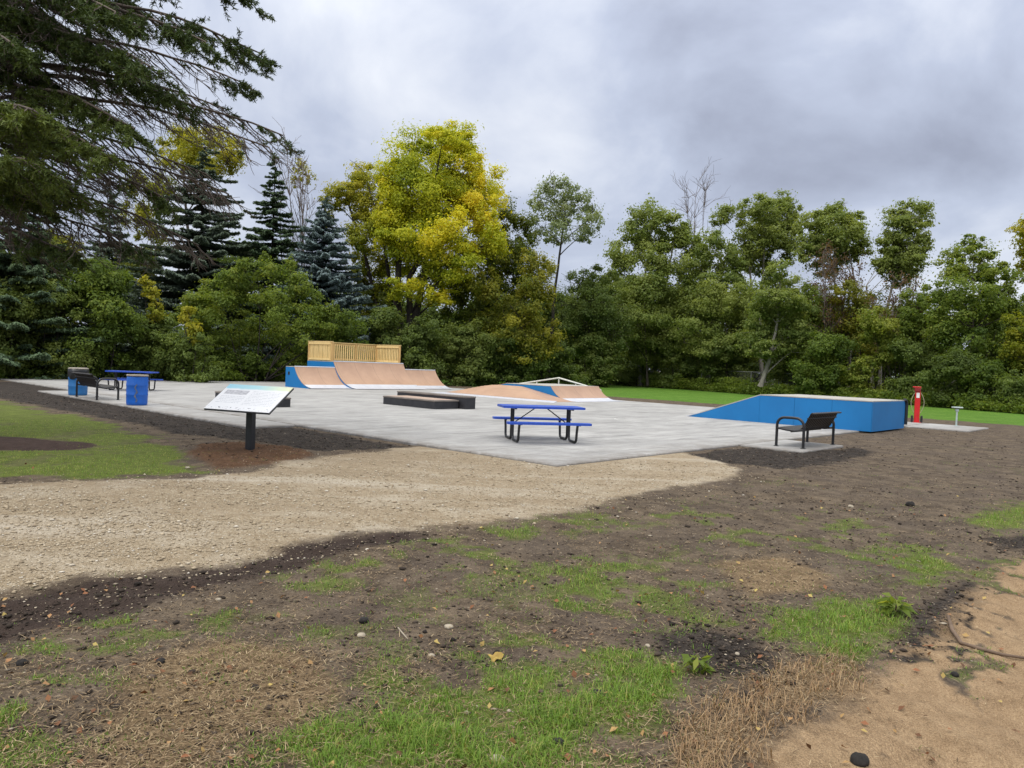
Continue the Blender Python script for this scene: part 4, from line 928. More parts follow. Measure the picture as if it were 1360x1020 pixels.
tree('airy_tree', 'tall airy grey green tree with a bare slender trunk against the sky', 'tree', 66, (728, 505), [(735, 250, 22, 16), (755, 262, 26, 18), (718, 268, 18, 18), (740, 283, 26, 20), (772, 275, 20, 18), (786, 290, 16, 18), (712, 298, 14, 14), (756, 302, 30, 16), (776, 312, 16, 12), (735, 312, 18, 14)], 'pale', 'bark_dark', None, dens=.48, tint=.5, trunks=[[(728, 505), (735, 400), (745, 325), (752, 270)]], tr=.17, leaf_size=.21, twigs=16)
tree('leafy_tree', 'dull dark tree below the airy tree, left of the tall right hand trees', 'tree', 68, (785, 505), [(770, 378, 24, 18), (796, 372, 22, 18), (760, 405, 26, 22), (800, 402, 30, 24), (780, 430, 36, 26), (752, 440, 24, 26), (815, 440, 28, 26)], 'dark', 'bark', 'green trees behind the skate park', tint=.55, dens=.7, tr=.15, twigs=24)
tree('leafy_tree', 'broad tall green tree left of the bare twiggy tree top', 'tree', 76, (850, 512), [(866, 284, 26, 18), (888, 295, 22, 16), (845, 305, 26, 18), (905, 312, 22, 18), (872, 318, 30, 20), (838, 335, 30, 22), (880, 350, 36, 26), (918, 330, 20, 18), (828, 368, 28, 24), (868, 385, 36, 28), (906, 378, 28, 26), (840, 410, 34, 28), (880, 430, 36, 28)], 'green', 'bark_pale', 'tall trees on the right', tint=.76, tr=.2, trunks=[[(850, 512), (848, 430), (855, 380), (866, 300)], [(862, 512), (880, 400), (895, 320)]], leaf_size=.27)
tree('leafy_tree', 'rounded green tree under the bare twiggy tree top', 'tree', 72, (940, 515), [(945, 325, 24, 18), (965, 345, 26, 22), (928, 352, 26, 22), (950, 380, 36, 26), (980, 375, 20, 20), (925, 400, 30, 26), (965, 415, 34, 28), (935, 445, 36, 28), (905, 450, 24, 26), (985, 420, 20, 26)], 'green', 'bark_pale', 'tall trees on the right', tint=.68, tr=.16, leaf_size=.26)
bare_tree('bare_tree', 'leafless twiggy tree top standing up between the tall right hand trees', 78, (920, 510), [(926, 242), (938, 252), (915, 262)], 'twig_grey', .10, 34)
tree('poplar_tree', 'tall gappy poplar with separate leaf clumps and a side branch to the left', 'tree', 74, (1012, 512), [(970, 282, 20, 13), (955, 292, 12, 9), (1002, 274, 22, 16), (1032, 266, 26, 14), (1048, 280, 18, 14), (1012, 300, 30, 18), (1046, 302, 18, 16), (992, 312, 20, 15), (1028, 322, 26, 16), (1002, 335, 18, 14), (985, 292, 10, 10), (1020, 284, 24, 14), (1035, 300, 24, 14), (1010, 318, 28, 16), (1048, 330, 18, 16), (985, 335, 22, 18), (1010, 352, 26, 18)], 'green', 'bark_pale', 'tall trees on the right', dens=.95, tint=.82, tr=.17, trunks=[[(1012, 512), (1010, 420), (1015, 330), (1020, 280)], [(1015, 512), (1000, 400), (992, 310)]], leaf_size=.25, twigs=8)
tree('poplar_tree', 'tall dense poplar in the centre of the right hand group', 'tree', 66, (1112, 515), [(1108, 280, 26, 14), (1132, 290, 18, 12), (1088, 292, 22, 15), (1112, 300, 30, 18), (1136, 312, 14, 16), (1078, 318, 18, 16), (1105, 325, 28, 16), (1128, 338, 20, 12), (1085, 342, 18, 12), (1098, 310, 28, 18), (1122, 322, 26, 18), (1070, 335, 16, 16), (1100, 350, 26, 16), (1140, 330, 16, 14)], 'green', 'bark_pale', 'tall trees on the right', tint=.78, tr=.15, trunks=[[(1112, 515), (1118, 440), (1108, 370), (1108, 290)], [(1126, 515), (1130, 430), (1138, 390), (1125, 320)]], leaf_size=.23, twigs=8)
tree('poplar_tree', 'leaning tall poplar nearest the sky gap on the right', 'tree', 62, (1168, 520), [(1212, 280, 22, 12), (1190, 288, 18, 12), (1222, 298, 14, 14), (1200, 308, 24, 16), (1182, 322, 18, 14), (1216, 330, 18, 14), (1196, 342, 24, 16), (1176, 356, 16, 14), (1212, 356, 14, 12), (1190, 372, 20, 12), (1206, 296, 24, 15), (1194, 326, 26, 16), (1210, 344, 22, 14), (1180, 340, 18, 16), (1198, 360, 22, 14), (1222, 318, 14, 14)], 'green', 'bark_pale', 'tall trees on the right', tint=.85, tr=.15, trunks=[[(1168, 520), (1172, 440), (1185, 380), (1200, 300)], [(1158, 520), (1158, 440), (1150, 380)]], leaf_size=.22, dens=.95, twigs=8)
tree('ash_tree', 'full green tree with a pale leaning trunk standing in front of the right hand trees', 'tree', 61, (1010, 516), [(1035, 358, 14, 14), (1022, 375, 22, 16), (1048, 382, 20, 16), (1030, 398, 30, 18), (1058, 408, 22, 18), (1012, 412, 24, 18), (1036, 425, 32, 20), (1062, 440, 24, 18), (1008, 442, 28, 18), (1040, 452, 30, 18), (1020, 465, 22, 14), (1060, 462, 18, 12), (995, 458, 14, 12)], 'green', 'bark_pale', None, tint=.68, tr=.20, trunks=[[(1010, 514), (1022, 478), (1032, 430), (1036, 370)]], leaf_size=.20, tgrad=.05)
bare_tree('thinning_tree', 'brownish half bare tree between the two tall poplars', 63, (1105, 515), [(1095, 335), (1120, 350), (1080, 350), (1140, 365), (1108, 345)], 'twig_grey', .07, 30, 'brown', None, 2600, .2)
bare_tree('thinning_tree', 'red brown thinning tree in front of the leaning poplar', 58, (1192, 520), [(1200, 378), (1180, 395), (1218, 385), (1230, 405), (1165, 410)], 'twig_grey', .06, 30, 'brown', None, 2600, .18)
tree('leafy_tree', 'wide dense green tree filling the right side below its pointed top', 'tree', 53, (1290, 535), [(1292, 324, 16, 12), (1278, 340, 22, 14), (1308, 340, 20, 14), (1262, 360, 22, 16), (1292, 362, 28, 18), (1326, 360, 22, 16), (1246, 386, 22, 18), (1280, 392, 32, 22), (1318, 390, 30, 22), (1342, 385, 18, 20), (1262, 418, 30, 22), (1302, 425, 36, 24), (1340, 420, 26, 24), (1250, 440, 22, 20)], 'fresh', 'bark', 'trees at the right edge', tint=.52, tr=.2, leaf_size=.20)
tree('leafy_tree', 'yellow tree cut by the right edge of the view', 'tree', 57, (1385, 540), [(1362, 306, 16, 16), (1372, 330, 20, 20), (1390, 300, 20, 18), (1395, 345, 26, 26), (1366, 352, 14, 14), (1400, 390, 30, 30)], 'yelgreen', 'bark', 'trees at the right edge', tint=.62, tr=.18, leaf_size=.21)
tree('leafy_tree', 'low yellowing tree at the right edge under the yellow one', 'tree', 49, (1362, 540), [(1352, 432, 18, 16), (1368, 450, 22, 20), (1342, 462, 16, 18), (1362, 485, 22, 20), (1390, 440, 24, 24), (1385, 490, 30, 26)], 'yelgreen', 'bark', 'trees at the right edge', tint=.40, tr=.12, leaf_size=.18)
# --- lower leafy trees that close the wood below the tall crowns
for lab, Y, bx, lob, lf, tn in (
 ('mid height green tree below the broad tall tree', 73, 860, [(835, 385, 30, 24), (870, 400, 34, 24), (850, 430, 38, 26), (890, 440, 34, 26), (825, 440, 26, 24), (865, 465, 38, 24)], 'green', .75),
 ('mid height fresh green tree left of the ash', 68, 965, [(955, 392, 30, 24), (982, 400, 28, 26), (940, 425, 32, 26), (975, 440, 34, 26), (950, 462, 32, 24), (985, 468, 24, 22)], 'green', .85),
 ('mid height green tree right of the ash', 64, 1085, [(1078, 400, 26, 24), (1100, 420, 28, 24), (1075, 435, 28, 24), (1112, 445, 28, 24), (1088, 468, 34, 22)], 'fresh', .45),
 ('mid height yellowish tree below the two poplars', 62, 1140, [(1130, 395, 24, 20), (1152, 405, 24, 20), (1135, 425, 28, 22), (1165, 435, 24, 22), (1142, 455, 32, 22)], 'olive', .62),
 ('mid height green tree left of the wide tree at the right edge', 57, 1225, [(1222, 405, 26, 20), (1240, 425, 26, 22), (1212, 432, 26, 22), (1232, 455, 32, 24), (1205, 462, 24, 22), (1228, 485, 32, 22)], 'fresh', .38),
 ('low green tree filling the corner under the wide right hand tree', 51, 1300, [(1285, 450, 30, 24), (1320, 455, 30, 24), (1300, 480, 36, 24), (1340, 485, 26, 22), (1270, 490, 28, 22)], 'fresh', .30),
 ('mid height dull green tree left of the broad tall tree', 71, 800, [(790, 395, 26, 22), (815, 410, 26, 22), (780, 425, 26, 24), (808, 445, 32, 24), (775, 455, 28, 22)], 'green', .55),
 ('mid height green tree under the golden tree, left of its trunks', 61, 498, [(490, 385, 22, 22), (510, 405, 26, 22), (485, 415, 24, 22), (505, 435, 30, 22)], 'olive', .50)):
    tree('leafy_tree', lab, 'tree', Y, (bx, 512), lob, lf, 'bark', 'lower trees of the wood', tint=tn, tr=.12, dens=.9)

# dead pale trunks in the right thicket
for lab, pa, pb, r0 in (('pale dead trunk leaning far over in the right hand thicket', (1272, 502), (1322, 462), .10), ('pale upright dead trunk above the leaning one', (1278, 520), (1289, 432), .08)):
    Y = 53.; a_, b_ = D(*pa, Y), D(*pb, Y); k = a_[2]/max(b_[2]-a_[2], .1); g0 = a_-(b_-a_)*k
    if pa[1] > 515: g0 = a_.copy(); g0[2] = -.08
    root = empty('dead_tree', (g0[0], g0[1], -.08), 0, lab, 'tree', None)
    e = b_-np.array((g0[0], g0[1], -.08)); P = curve((0, 0, 0), e, .02, .04, 9)
    paths = [(P, np.linspace(r0, r0*.45, 9))]
    for j in (7,): paths.append((curve(P[j], P[j]+unit(rng.normal(size=3)+np.array((.4, -.3, .6)))*1.3, .05, .1, 5), np.linspace(r0*.35, .015, 5)))
    tubes_mesh('trunk', paths, MAT['bark_pale'], root, 7)

# --- conifers on the left
conifer('spruce_tree', 'blue grey spruce standing beside the yellow trees', 54, (424, 270), 478, 98, 'bluespruce', 38, 2.6, up=.12, needle=.24)
conifer('spruce_tree', 'narrow dark green spruce left of the blue spruce', 55, (357, 216), 480, 70, 'spruce', 32, 2.1, needle=.25, group='dark spruces on the left')
conifer('spruce_tree', 'broad grey green spruce behind the big dark branches', 55, (262, 196), 490, 112, 'greyspruce', 36, 2.0, group='dark spruces on the left', irreg=.26, needle=.26)
conifer('spruce_tree', 'dark spruce behind the left edge bushes', 39, (20, 165), 490, 92, 'spruce', 32, 1.5, group='dark spruces on the left', irreg=.28, needle=.24)
conifer('spruce_tree', 'small open spruce between the two broad left spruces', 44, (140, 236), 490, 58, 'greyspruce', 26, 1.2, needle=.25, group='dark spruces on the left', irreg=.30)

# --- bushes along the wood's edge, left to right
for a_ in (
 ('dark green bush cut by the left edge', 37, -10, 385, 503, 70, 'dark', 10, .75),
 ('tall fresh green bush at the left edge, behind the barrels', 38.5, 55, 368, 503, 58, 'green', 11, .72),
 ('tall olive bush right above the left benches', 40, 132, 345, 505, 62, 'fresh', 13, .30),
 ('blue green bush between the olive bush and the largest bush', 42, 205, 415, 506, 52, 'green', 9, .45),
 ('small dark bush under the left side of the largest bush', 41, 255, 440, 508, 46, 'green', 7, .35),
 ('low green bush in front of the blue spruce', 48, 455, 415, 510, 46, 'fresh', 8, .30),
 ('dark bush directly behind the pine railing', 52, 505, 410, 510, 46, 'dark', 9, .75),
 ('dark green bush right of the pine railing', 53, 560, 425, 513, 50, 'green', 9, .22),
 ('rounded dark bush behind the low right quarter pipe', 55, 615, 430, 514, 50, 'dark', 9, .85),
 ('dark bush behind the hipped fun box', 57, 672, 440, 514, 48, 'green', 9, .25),
 ('dark bush behind the grind rail', 60, 730, 455, 514, 44, 'green', 8, .30),
 ('dull bush where the lawn strip begins', 67, 788, 440, 514, 42, 'dark', 8, .75),
 ('dark bush left along the chain-link fence', 76, 845, 440, 516, 42, 'dark', 8, .8),
 ('dark bush halfway along the chain-link fence', 72, 905, 445, 518, 44, 'dark', 8, .7),
 ('dark bush right of the fence middle', 68, 962, 450, 522, 40, 'dark', 8, .65),
 ('dark bush under the ash with the pale trunk', 63, 1060, 470, 526, 44, 'dark', 8, .85),
 ('bright green bush above the middle of the blue ramp', 58, 1105, 445, 530, 48, 'fresh', 9, .28),
 ('light yellow green bush on the right, above the blue ramp end', 56, 1162, 412, 532, 40, 'fresh', 10, .72),
 ('dark bush behind the red repair stand', 54, 1215, 450, 538, 44, 'green', 9, .28),
 ('dark thicket bush under the leaning dead trunk', 49.5, 1268, 470, 543, 46, 'green', 8, .20),
 ('green bush right of the leaning dead trunk', 47.5, 1318, 480, 548, 40, 'fresh', 8, .12),
 ('dark bush cut by the right edge', 45.5, 1366, 490, 553, 38, 'green', 7, .35)):
    lab, Y, cx, top, bot, half, leaf, n, tn = a_
    bush(lab, Y, cx, top, bot, half, leaf, n, tint=tn, leaf_size=.155 if Y < 50 else .19)
tree('bush', 'largest bush, ragged olive green, left of the ramps', 'bush', 46.5, (340, 506), [(262, 398, 20, 18), (285, 385, 22, 16), (308, 368, 22, 16), (340, 360, 22, 14), (372, 364, 22, 16), (398, 380, 20, 16), (414, 402, 20, 18), (430, 425, 20, 18), (255, 425, 24, 22, -.1), (295, 410, 30, 22), (335, 395, 30, 22, .05), (372, 405, 30, 22), (405, 438, 28, 22), (270, 455, 30, 24, -.1), (315, 445, 32, 24), (360, 445, 32, 24, .08), (400, 470, 28, 20), (435, 455, 16, 18), (290, 485, 34, 20), (335, 485, 34, 20, -.1), (378, 490, 34, 16), (420, 488, 24, 16), (350, 345, 8, 10), (386, 352, 8, 9), (322, 352, 8, 8), (440, 408, 8, 10)],
     'fresh', 'bark_dark', 'bushes at the edge of the wood', tint=.46, leaf_size=.165, dens=1., trunks=[[(325, 506), (300, 430)], [(340, 506), (345, 410)], [(352, 506), (385, 430)]], tr=.06, crown_name='foliage')
bush('small yellow leaved bush high between the left bushes', 41.5, 200, 368, 430, 22, 'yelgreen', 6, tint=.72, leaf_size=.15)
bush('yellow leaved shrub in front of the largest bush', 40.5, 252, 408, 455, 20, 'yelgreen', 5, tint=.62, leaf_size=.14)

# --- trees deeper in the wood, seen only through gaps
for i, (x, Y, top, half, leaf, lab) in enumerate((
 (-60, 52, 300, 90, 'dark', 'dark tree deep in the wood beyond the left edge'), (75, 56, 300, 80, 'olive', 'olive tree deep in the wood behind the left bushes'), (165, 62, 330, 70, 'olive', 'dim olive tree deep behind the olive bush'),
 (320, 66, 320, 80, 'dark', 'dark tree deep behind the largest bush'), (440, 70, 370, 70, 'dark', 'dark tree deep behind the blue spruce'), (560, 74, 400, 80, 'dark', 'dark tree deep behind the golden tree trunks'),
 (650, 76, 390, 80, 'dark', 'dark tree deep behind the fun box'), (745, 80, 392, 70, 'dark', 'dark tree deep below the airy tree'), (830, 88, 385, 80, 'dark', 'dark tree deep behind the broad tall green tree'), (910, 88, 385, 80, 'dark', 'dark tree deep behind the rounded green tree'),
 (1000, 86, 395, 80, 'dark', 'dark tree deep behind the ash'), (1080, 80, 400, 70, 'dark', 'dark tree deep behind the thinning brown tree'), (1150, 74, 415, 70, 'dark', 'dark tree deep behind the light yellow green bush'), (1225, 68, 410, 60, 'dark', 'dark tree deep behind the leaning poplar'), (1340, 64, 400, 80, 'dark', 'dark tree deep behind the right edge trees'))):
    tree('woodland_tree', lab, 'tree', Y, (x, 508), auto(x, top, 508, half, 14, seed=i), leaf, 'bark_dark', 'trees deep in the wood', tint=.45, leaf_size=.34, dens=.75, tr=.14)

# --- the far wood behind everything reads as one dark mass
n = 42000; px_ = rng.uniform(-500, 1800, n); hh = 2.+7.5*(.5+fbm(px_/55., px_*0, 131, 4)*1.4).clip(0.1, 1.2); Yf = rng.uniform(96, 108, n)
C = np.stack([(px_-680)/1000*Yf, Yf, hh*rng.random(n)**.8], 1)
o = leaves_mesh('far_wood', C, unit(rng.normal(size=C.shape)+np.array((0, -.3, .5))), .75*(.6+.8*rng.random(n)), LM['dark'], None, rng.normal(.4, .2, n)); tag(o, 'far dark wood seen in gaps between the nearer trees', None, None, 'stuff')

# --- knee-high weeds along the wood's edge: nobody could count them
pts = [(860, 75, 0), (905, 71.5, 0), (960, 66.5, 0), (1010, 62, 0), (1060, 59.5, 0), (1120, 57, 0), (1170, 54.5, 0), (1230, 52, 0), (1300, 47.5, 0), (1375, 44, 0)]
C = []; T = []
for (xa, Ya, _), (xb, Yb, _) in zip(pts[:-1], pts[1:]):
    for k in range(26):
        t = rng.random(); x = xa+(xb-xa)*t; Y = Ya+(Yb-Ya)*t+rng.uniform(-1.2, 1.6); c = D(x, 500, Y); c[2] = .0; n = 170; r = rng.uniform(.35, .75); hh = rng.uniform(.3, 1.0)*(1.4 if x < 1000 else 1.)
        p = rng.normal(0, 1, (n, 3))*np.array((r*.6, r*.6, 0)); p[:, 2] = rng.random(n)**.8*hh; C.append(c+p); T.append(rng.normal(.5, .18)+rng.normal(0, .14, n))
for k in range(210):     # and round the back of the slab
    t = rng.random(); a, b = (35.5+rng.uniform(-.6, 1.2), -6+30*t); c = np.array(S(a, b)); n = 120; r = rng.uniform(.3, .6); hh = rng.uniform(.2, .7)
    p = rng.normal(0, 1, (n, 3))*np.array((r*.6, r*.6, 0)); p[:, 2] = rng.random(n)**.8*hh; C.append(c+p); T.append(rng.normal(.35, .15)+rng.normal(0, .14, n))
C = np.concatenate(C); T = np.concatenate(T)
o = leaves_mesh('undergrowth', C, unit(rng.normal(size=C.shape)+np.array((0, 0, .7))), .17*(.6+.8*rng.random(len(C))), LM['fresh'], None, T*.8)
tag(o, 'knee-high weeds and brambles along the edge of the wood', None, None, 'stuff')

# ------------------------------------------------------------------ the big old spruce reaching in from the left
SX, SY = -9.9, 12.9; BH = 17.
root = empty('old_spruce', (SX, SY, -.06), 0, 'huge old spruce at the left edge with long sweeping half bare branches', 'tree')
tp = []; NL = []; ND = []; NT = []; NS = []
def spruce_branch(P, r0, green0, twig_l, k2=30, dens=1., gt=0.):
    """main limb P (k,3); hanging side twigs; needles only beyond green0 of its length"""
    k = len(P); tp.append((P, np.linspace(r0, .012, k))); L = np.linalg.norm(np.diff(P, axis=0), axis=1).sum()
    for i in range(k2):
        s = .10+.90*(i+rng.random())/k2; q = s*(k-1); j = min(int(q), k-2); p = P[j]+(P[j+1]-P[j])*(q-j); d = unit(P[j+1]-P[j])
        sd = 1 if rng.random() < .5 else -1; per = unit(np.cross(d, (0, 0, 1)))*sd
        l = twig_l*(.45+.75*rng.random())*(1.05-.62*s**2)
        dr = unit(d*(.75+.3*rng.random())+per*(.55+.5*rng.random())+np.array((0, 0, -.22-.28*rng.random())))
        Q_ = curve(p, p+dr*l, -.05, .10, 6); Q_[:, 2] -= .10*l*np.linspace(0, 1, 6)**2; tp.append((Q_, np.linspace(.010+.004*l, .0045, 6)))
        for m in range(8 if s > .25 else 6):
            w_ = rng.uniform(.2, 1.); jj = min(int(w_*5), 4); b0_ = Q_[jj]+(Q_[jj+1]-Q_[jj])*(w_*5-jj); dd = unit(unit(Q_[jj+1]-Q_[jj])*.8+rng.normal(0, .42, 3)+np.array((0, 0, -.18))); ll = l*rng.uniform(.22, .5)
            Q2 = curve(b0_, b0_+dd*ll, -.05, .14, 4); tp.append((Q2, np.linspace(.0055, .003, 4)))
            g = s+rng.normal(0, .08) > green0
            if g:
                n = int(dens*46*max(ll, .25)/.3); t = rng.random(n); c = Q2[0]+(Q2[-1]-Q2[0])*t[:, None]; v = unit(dd[None]*.7+rng.normal(0, .55, (n, 3)))
                NL.append(c+v*.035); ND.append(v); NT.append(gt+.34+.25*rng.random(n)+rng.normal(0, .06)); NS.append(.078*(.7+.6*rng.random(n)))
        if s+rng.normal(0, .08) > green0:
            n = int(dens*80*l); t = rng.random(n)*5; jj = np.minimum(t.astype(int), 4); c = Q_[jj]+(Q_[jj+1]-Q_[jj])*(t-jj)[:, None]; v = unit(unit(Q_[-1]-Q_[0])[None]*.6+rng.normal(0, .55, (n, 3)))
            NL.append(c+v*.035); ND.append(v); NT.append(gt+.36+.28*rng.random(n)); NS.append(.085*(.7+.6*rng.random(n)))
def limb(zs, tip, arch=.10, k=13):
    a0 = np.array((0, 0, zs)); return curve(a0, tip, arch, .05, k)
def tip_px(x, y, Y): t = D(x, y, Y); return t-np.array((SX, SY, -.06))
main = [  # (height on the trunk, tip pixel, tip depth, radius, bare until, twig length, arch, tint)
 (8.2, (352, -8), 11.6, .050, .62, 1.0, .06, 0), (8.6, (300, -60), 12.6, .05, .5, 1.1, .06, 0), (7.6, (372, 75), 12.2, .055, .58, 1.15, .07, 0), (7.0, (358, 118), 13.2, .05, .74, 1.1, .06, 0),
 (7.1, (300, 60), 10.9, .05, .55, 1.1, .08, .02), (6.2, (402, 184), 12.4, .055, .84, 1.15, .06, 0), (6.5, (330, 150), 13.6, .045, .90, 1.2, .05, 0), (5.7, (384, 200), 11.9, .05, .90, 1.1, .07, .02), (5.6, (300, 235), 13.2, .045, .96, 1.3, .05, 0),
 (5.0, (330, 262), 12.8, .032, 1.1, 1.3, .06, 0), (4.9, (250, 270), 11.7, .045, .72, 1.1, .06, .10), (4.5, (290, 330), 13.0, .030, 1.2, 1.2, .06, 0), (4.2, (215, 335), 12.0, .028, .80, 1.2, .05, 0), (3.9, (110, 335), 11.6, .028, .6, .9, .03, .12),
 (6.0, (205, 175), 10.4, .05, .42, 1.0, .06, .22), (5.3, (165, 205), 9.9, .05, .34, 1.0, .06, .30), (6.7, (225, 92), 10.2, .05, .5, 1.0, .06, .08), (4.5, (120, 250), 10.4, .045, .45, 1.0, .04, .2), (7.6, (180, 20), 10.0, .05, .45, 1.0, .06, .05), (5.0, (70, 150), 8.9, .045, .30, .95, .05, .34), (4.1, (60, 215), 9.4, .045, .35, .95, .04, .28), (8.4, (110, -40), 10.0, .05, .35, 1.1, .05, .05), (8.9, (230, -50), 10.8, .05, .4, 1.1, .05, .05), (6.6, (40, 60), 9.6, .05, .35, 1., .05, .1), (7.8, (120, 45), 12.4, .05, .35, 1.1, .05, .0), (6.8, (90, 110), 12.2, .05, .35, 1.1, .05, .0), (8.4, (200, 5), 13.2, .05, .4, 1.1, .05, 0), (7.2, (60, 20), 11.4, .05, .3, 1.1, .05, .05), (7.3, (160, 70), 11.2, .05, .4, 1.1, .05, .05), (5.9, (60, 170), 11.8, .045, .35, 1., .05, .1), (4.9, (60, 260), 11.6, .04, .35, 1., .05, .05), (6.3, (255, 125), 11.4, .05, .58, 1.1, .05, .03)]
for zs, tpx, tY, r0, g0, tl, ar, gt in main: spruce_branch(limb(zs, tip_px(tpx[0]-26, tpx[1]-4, tY), ar), r0, g0+(.16 if g0 > .45 else .08), tl, 44, 1.0, gt-.06)
for i in range(46):      # the rest of the tree, out of the picture's left side and overhead
    z = rng.uniform(2.6, 15.5); an = rng.uniform(0, 2*PI); L = 4.8*(1-z/BH)**.7*rng.uniform(.8, 1.1)+.5
    if z < 10.5: an = rng.uniform(1.75, 4.0)
    t_ = np.array((math.cos(an)*L, math.sin(an)*L, z-.15*L)); spruce_branch(curve((0, 0, z), t_, .08, .05, 9), .045, .55, .9, 14, .8)
tp.append((curve((0, 0, 0), (.1, .1, BH), 0, .01, 10), np.linspace(.36, .03, 10)))
big = tp[-1:]; tubes_mesh('trunk', big, MAT['bark_dark'], root, 14)
tubes_mesh('branches', tp[:-1], MAT['twig'], root, 4)
NL = np.concatenate(NL); ND = np.concatenate(ND)
leaves_mesh('needles', NL, unit(rng.normal(size=NL.shape)+np.array((0, 0, .6))), np.concatenate(NS), LM['bigspruce'], root, np.concatenate(NT), .20, ND)

# ------------------------------------------------------------------ ground cover
def pts_view(n, y0, y1, pw=1.0, wide=.78):
    """random ground points, denser near the photograph's standpoint where single blades show"""
    u = rng.random(n); y = (y0**(1-pw)+u*(y1**(1-pw)-y0**(1-pw)))**(1/(1-pw)) if pw != 1 else y0*(y1/y0)**u
    x = rng.uniform(-1, 1, n)*(y*wide+.8); return x, y
def blades(n, L, wdt, lean, tint, x, y, z):
    an = rng.random(n)*2*PI; d = np.stack([np.cos(an), np.sin(an), np.zeros(n)], 1); sd_ = np.stack([-np.sin(an), np.cos(an), np.zeros(n)], 1)
    ln = lean*(.4+.9*rng.random(n)); B0 = np.stack([x, y, z-.004], 1); up_ = np.array((0, 0, 1.))
    h1 = (L*.55)[:, None]; M1 = B0+up_*h1*np.cos(ln*.5)[:, None]+d*h1*np.sin(ln*.5)[:, None]; h2 = (L*.45)[:, None]; T1 = M1+up_*h2*np.cos(ln*1.5)[:, None]+d*h2*np.sin(ln*1.5)[:, None]
    w = (wdt*(.7+.6*rng.random(n)))[:, None]
    Vv = np.stack([B0-sd_*w*.5, B0+sd_*w*.5, M1-sd_*w*.42, M1+sd_*w*.42, T1], 1).reshape(-1, 3); k = np.arange(n)[:, None]*5
    return Vv, [k+np.array([[0, 1, 3, 2]]), k+np.array([[2, 3, 4]])], np.repeat(np.clip(tint, 0, 1), 5)
def ground_z(x, y):
    """height of the meshed ground under each point"""
    i = np.clip(np.searchsorted(xs, x)-1, 0, nx-2); j = np.clip(np.searchsorted(ys, y)-1, 0, ny-2); u = (x-xs[i])/(xs[i+1]-xs[i]); v = (y-ys[j])/(ys[j+1]-ys[j]); Hh = gh.reshape(ny, nx)
    return (Hh[j, i]*(1-u)+Hh[j, i+1]*u)*(1-v)+(Hh[j+1, i]*(1-u)+Hh[j+1, i+1]*u)*v
def off_slab(x, y):
    la = (x-C0[0])*A[0]+(y-C0[1])*A[1]; lb = (x-C0[0])*B[0]+(y-C0[1])*B[1]
    return ~(((la > -.05) & (lb > -.05) & (lb < 23.1)) | ((la > -1.55) & (lb > 6.65) & (lb < 9.3) & (la < 0)) | ((lb > -1.35) & (la > 8.) & (la < 23.6) & (lb < 0)))
# green grass
x, y = pts_view(380000, 2.6, 17, 1.5); z = zones(x, y); tuft = fbm(x*5, y*5, 91, 3)+fbm(x*1.6, y*1.6, 95, 2)*.6
ok = (rng.random(len(x)) < z['grass']**1.3*(.55+1.1*(tuft+.35).clip(0, 1))) & off_slab(x, y); x, y, z_, tuft = x[ok], y[ok], z['grass'][ok], tuft[ok]; n = len(x)
sc = 1+.03*y; L = (.024+.048*z_**2)*(.4+1.1*rng.random(n))*(1+1.1*np.clip(tuft, -.2, .5)); far = z['lgrass'][ok] > .5; L[far] *= .55
Vv, Fq, T = blades(n, L, .0034*sc, 1.25, .42+.2*z_+.5*tuft*.5+rng.normal(0, .23, n)+far*(.10+.55*fbm(x*.7, y*.7, 151, 3)), x, y, ground_z(x, y))
tag(npmesh('grass', Vv, Fq, LM['grass'], None, T), 'short green grass growing in patches on the trampled soil', None, None, 'stuff')
# dead straw lying everywhere on the trampled turf
x, y = pts_view(230000, 2.6, 15, 1.5); z = zones(x, y); w = np.clip(.70*z['straw']+.08+.12*z['grass']+.30*sstep(fbm(x*1.9, y*1.9, 101, 4), .02, .22)-z['gravel']*1.2-z['black']*.2-z['track']*.25-.6*z['lgrass'], 0, 1)*(1-.85*z['sand'])
ok = (rng.random(len(x)) < w) & off_slab(x, y) & (y < 13); x, y = x[ok], y[ok]; n = len(x); zz_ = ground_z(x, y)
an = rng.random(n)*PI; l = rng.uniform(.012, .055, n); d = np.stack([np.cos(an), np.sin(an), rng.normal(0, .16, n)], 1)*l[:, None]*.5; sw = np.stack([-np.sin(an), np.cos(an), np.zeros(n)], 1)*(.0008+.00017*y)[:, None]*(.6+rng.random(n))[:, None]; c = np.stack([x, y, zz_+.008+.012*rng.random(n)], 1)
mid_ = c+np.stack([np.zeros(n), np.zeros(n), .05*l], 1)
Vv = np.stack([c-d-sw, c-d+sw, mid_+sw, mid_-sw, c+d+sw*.5, c+d-sw*.5], 1).reshape(-1, 3); k = np.arange(n)[:, None]*6
tag(npmesh('straw_litter', Vv, [k+np.array([[0, 1, 2, 3]]), k+np.array([[3, 2, 4, 5]])], LM['straw'], None, np.repeat(np.clip(rng.normal(.45, .28, n), 0, 1), 6)), 'pale dead straw lying loose over the trampled soil', None, None, 'stuff')
# long dead grass on the edge of the sandy bank
P_ = PX([(860, 1150), (880, 985), (930, 925), (990, 895), (1020, 880), (1120, 870), (1150, 905), (1080, 950), (1010, 985), (975, 1150)])
x, y = pts_view(60000, 2.6, 6, 1.4, .6); m_ = sdpoly(x, y, P_)+.35*fbm(x*4, y*4, 111, 3); ok = (m_ > 0) & (rng.random(len(x)) < .55); x, y = x[ok], y[ok]; n = len(x)
Vv, Fq, T = blades(n, rng.uniform(.05, .17, n), .0032*np.ones(n), 1.75, rng.normal(.5, .22, n), x, y, ground_z(x, y)+.004)
tag(npmesh('dead_grass', Vv, Fq, LM['hay'], None, T), 'long matted tan dead grass at the edge of the sandy bank', None, None, 'stuff')
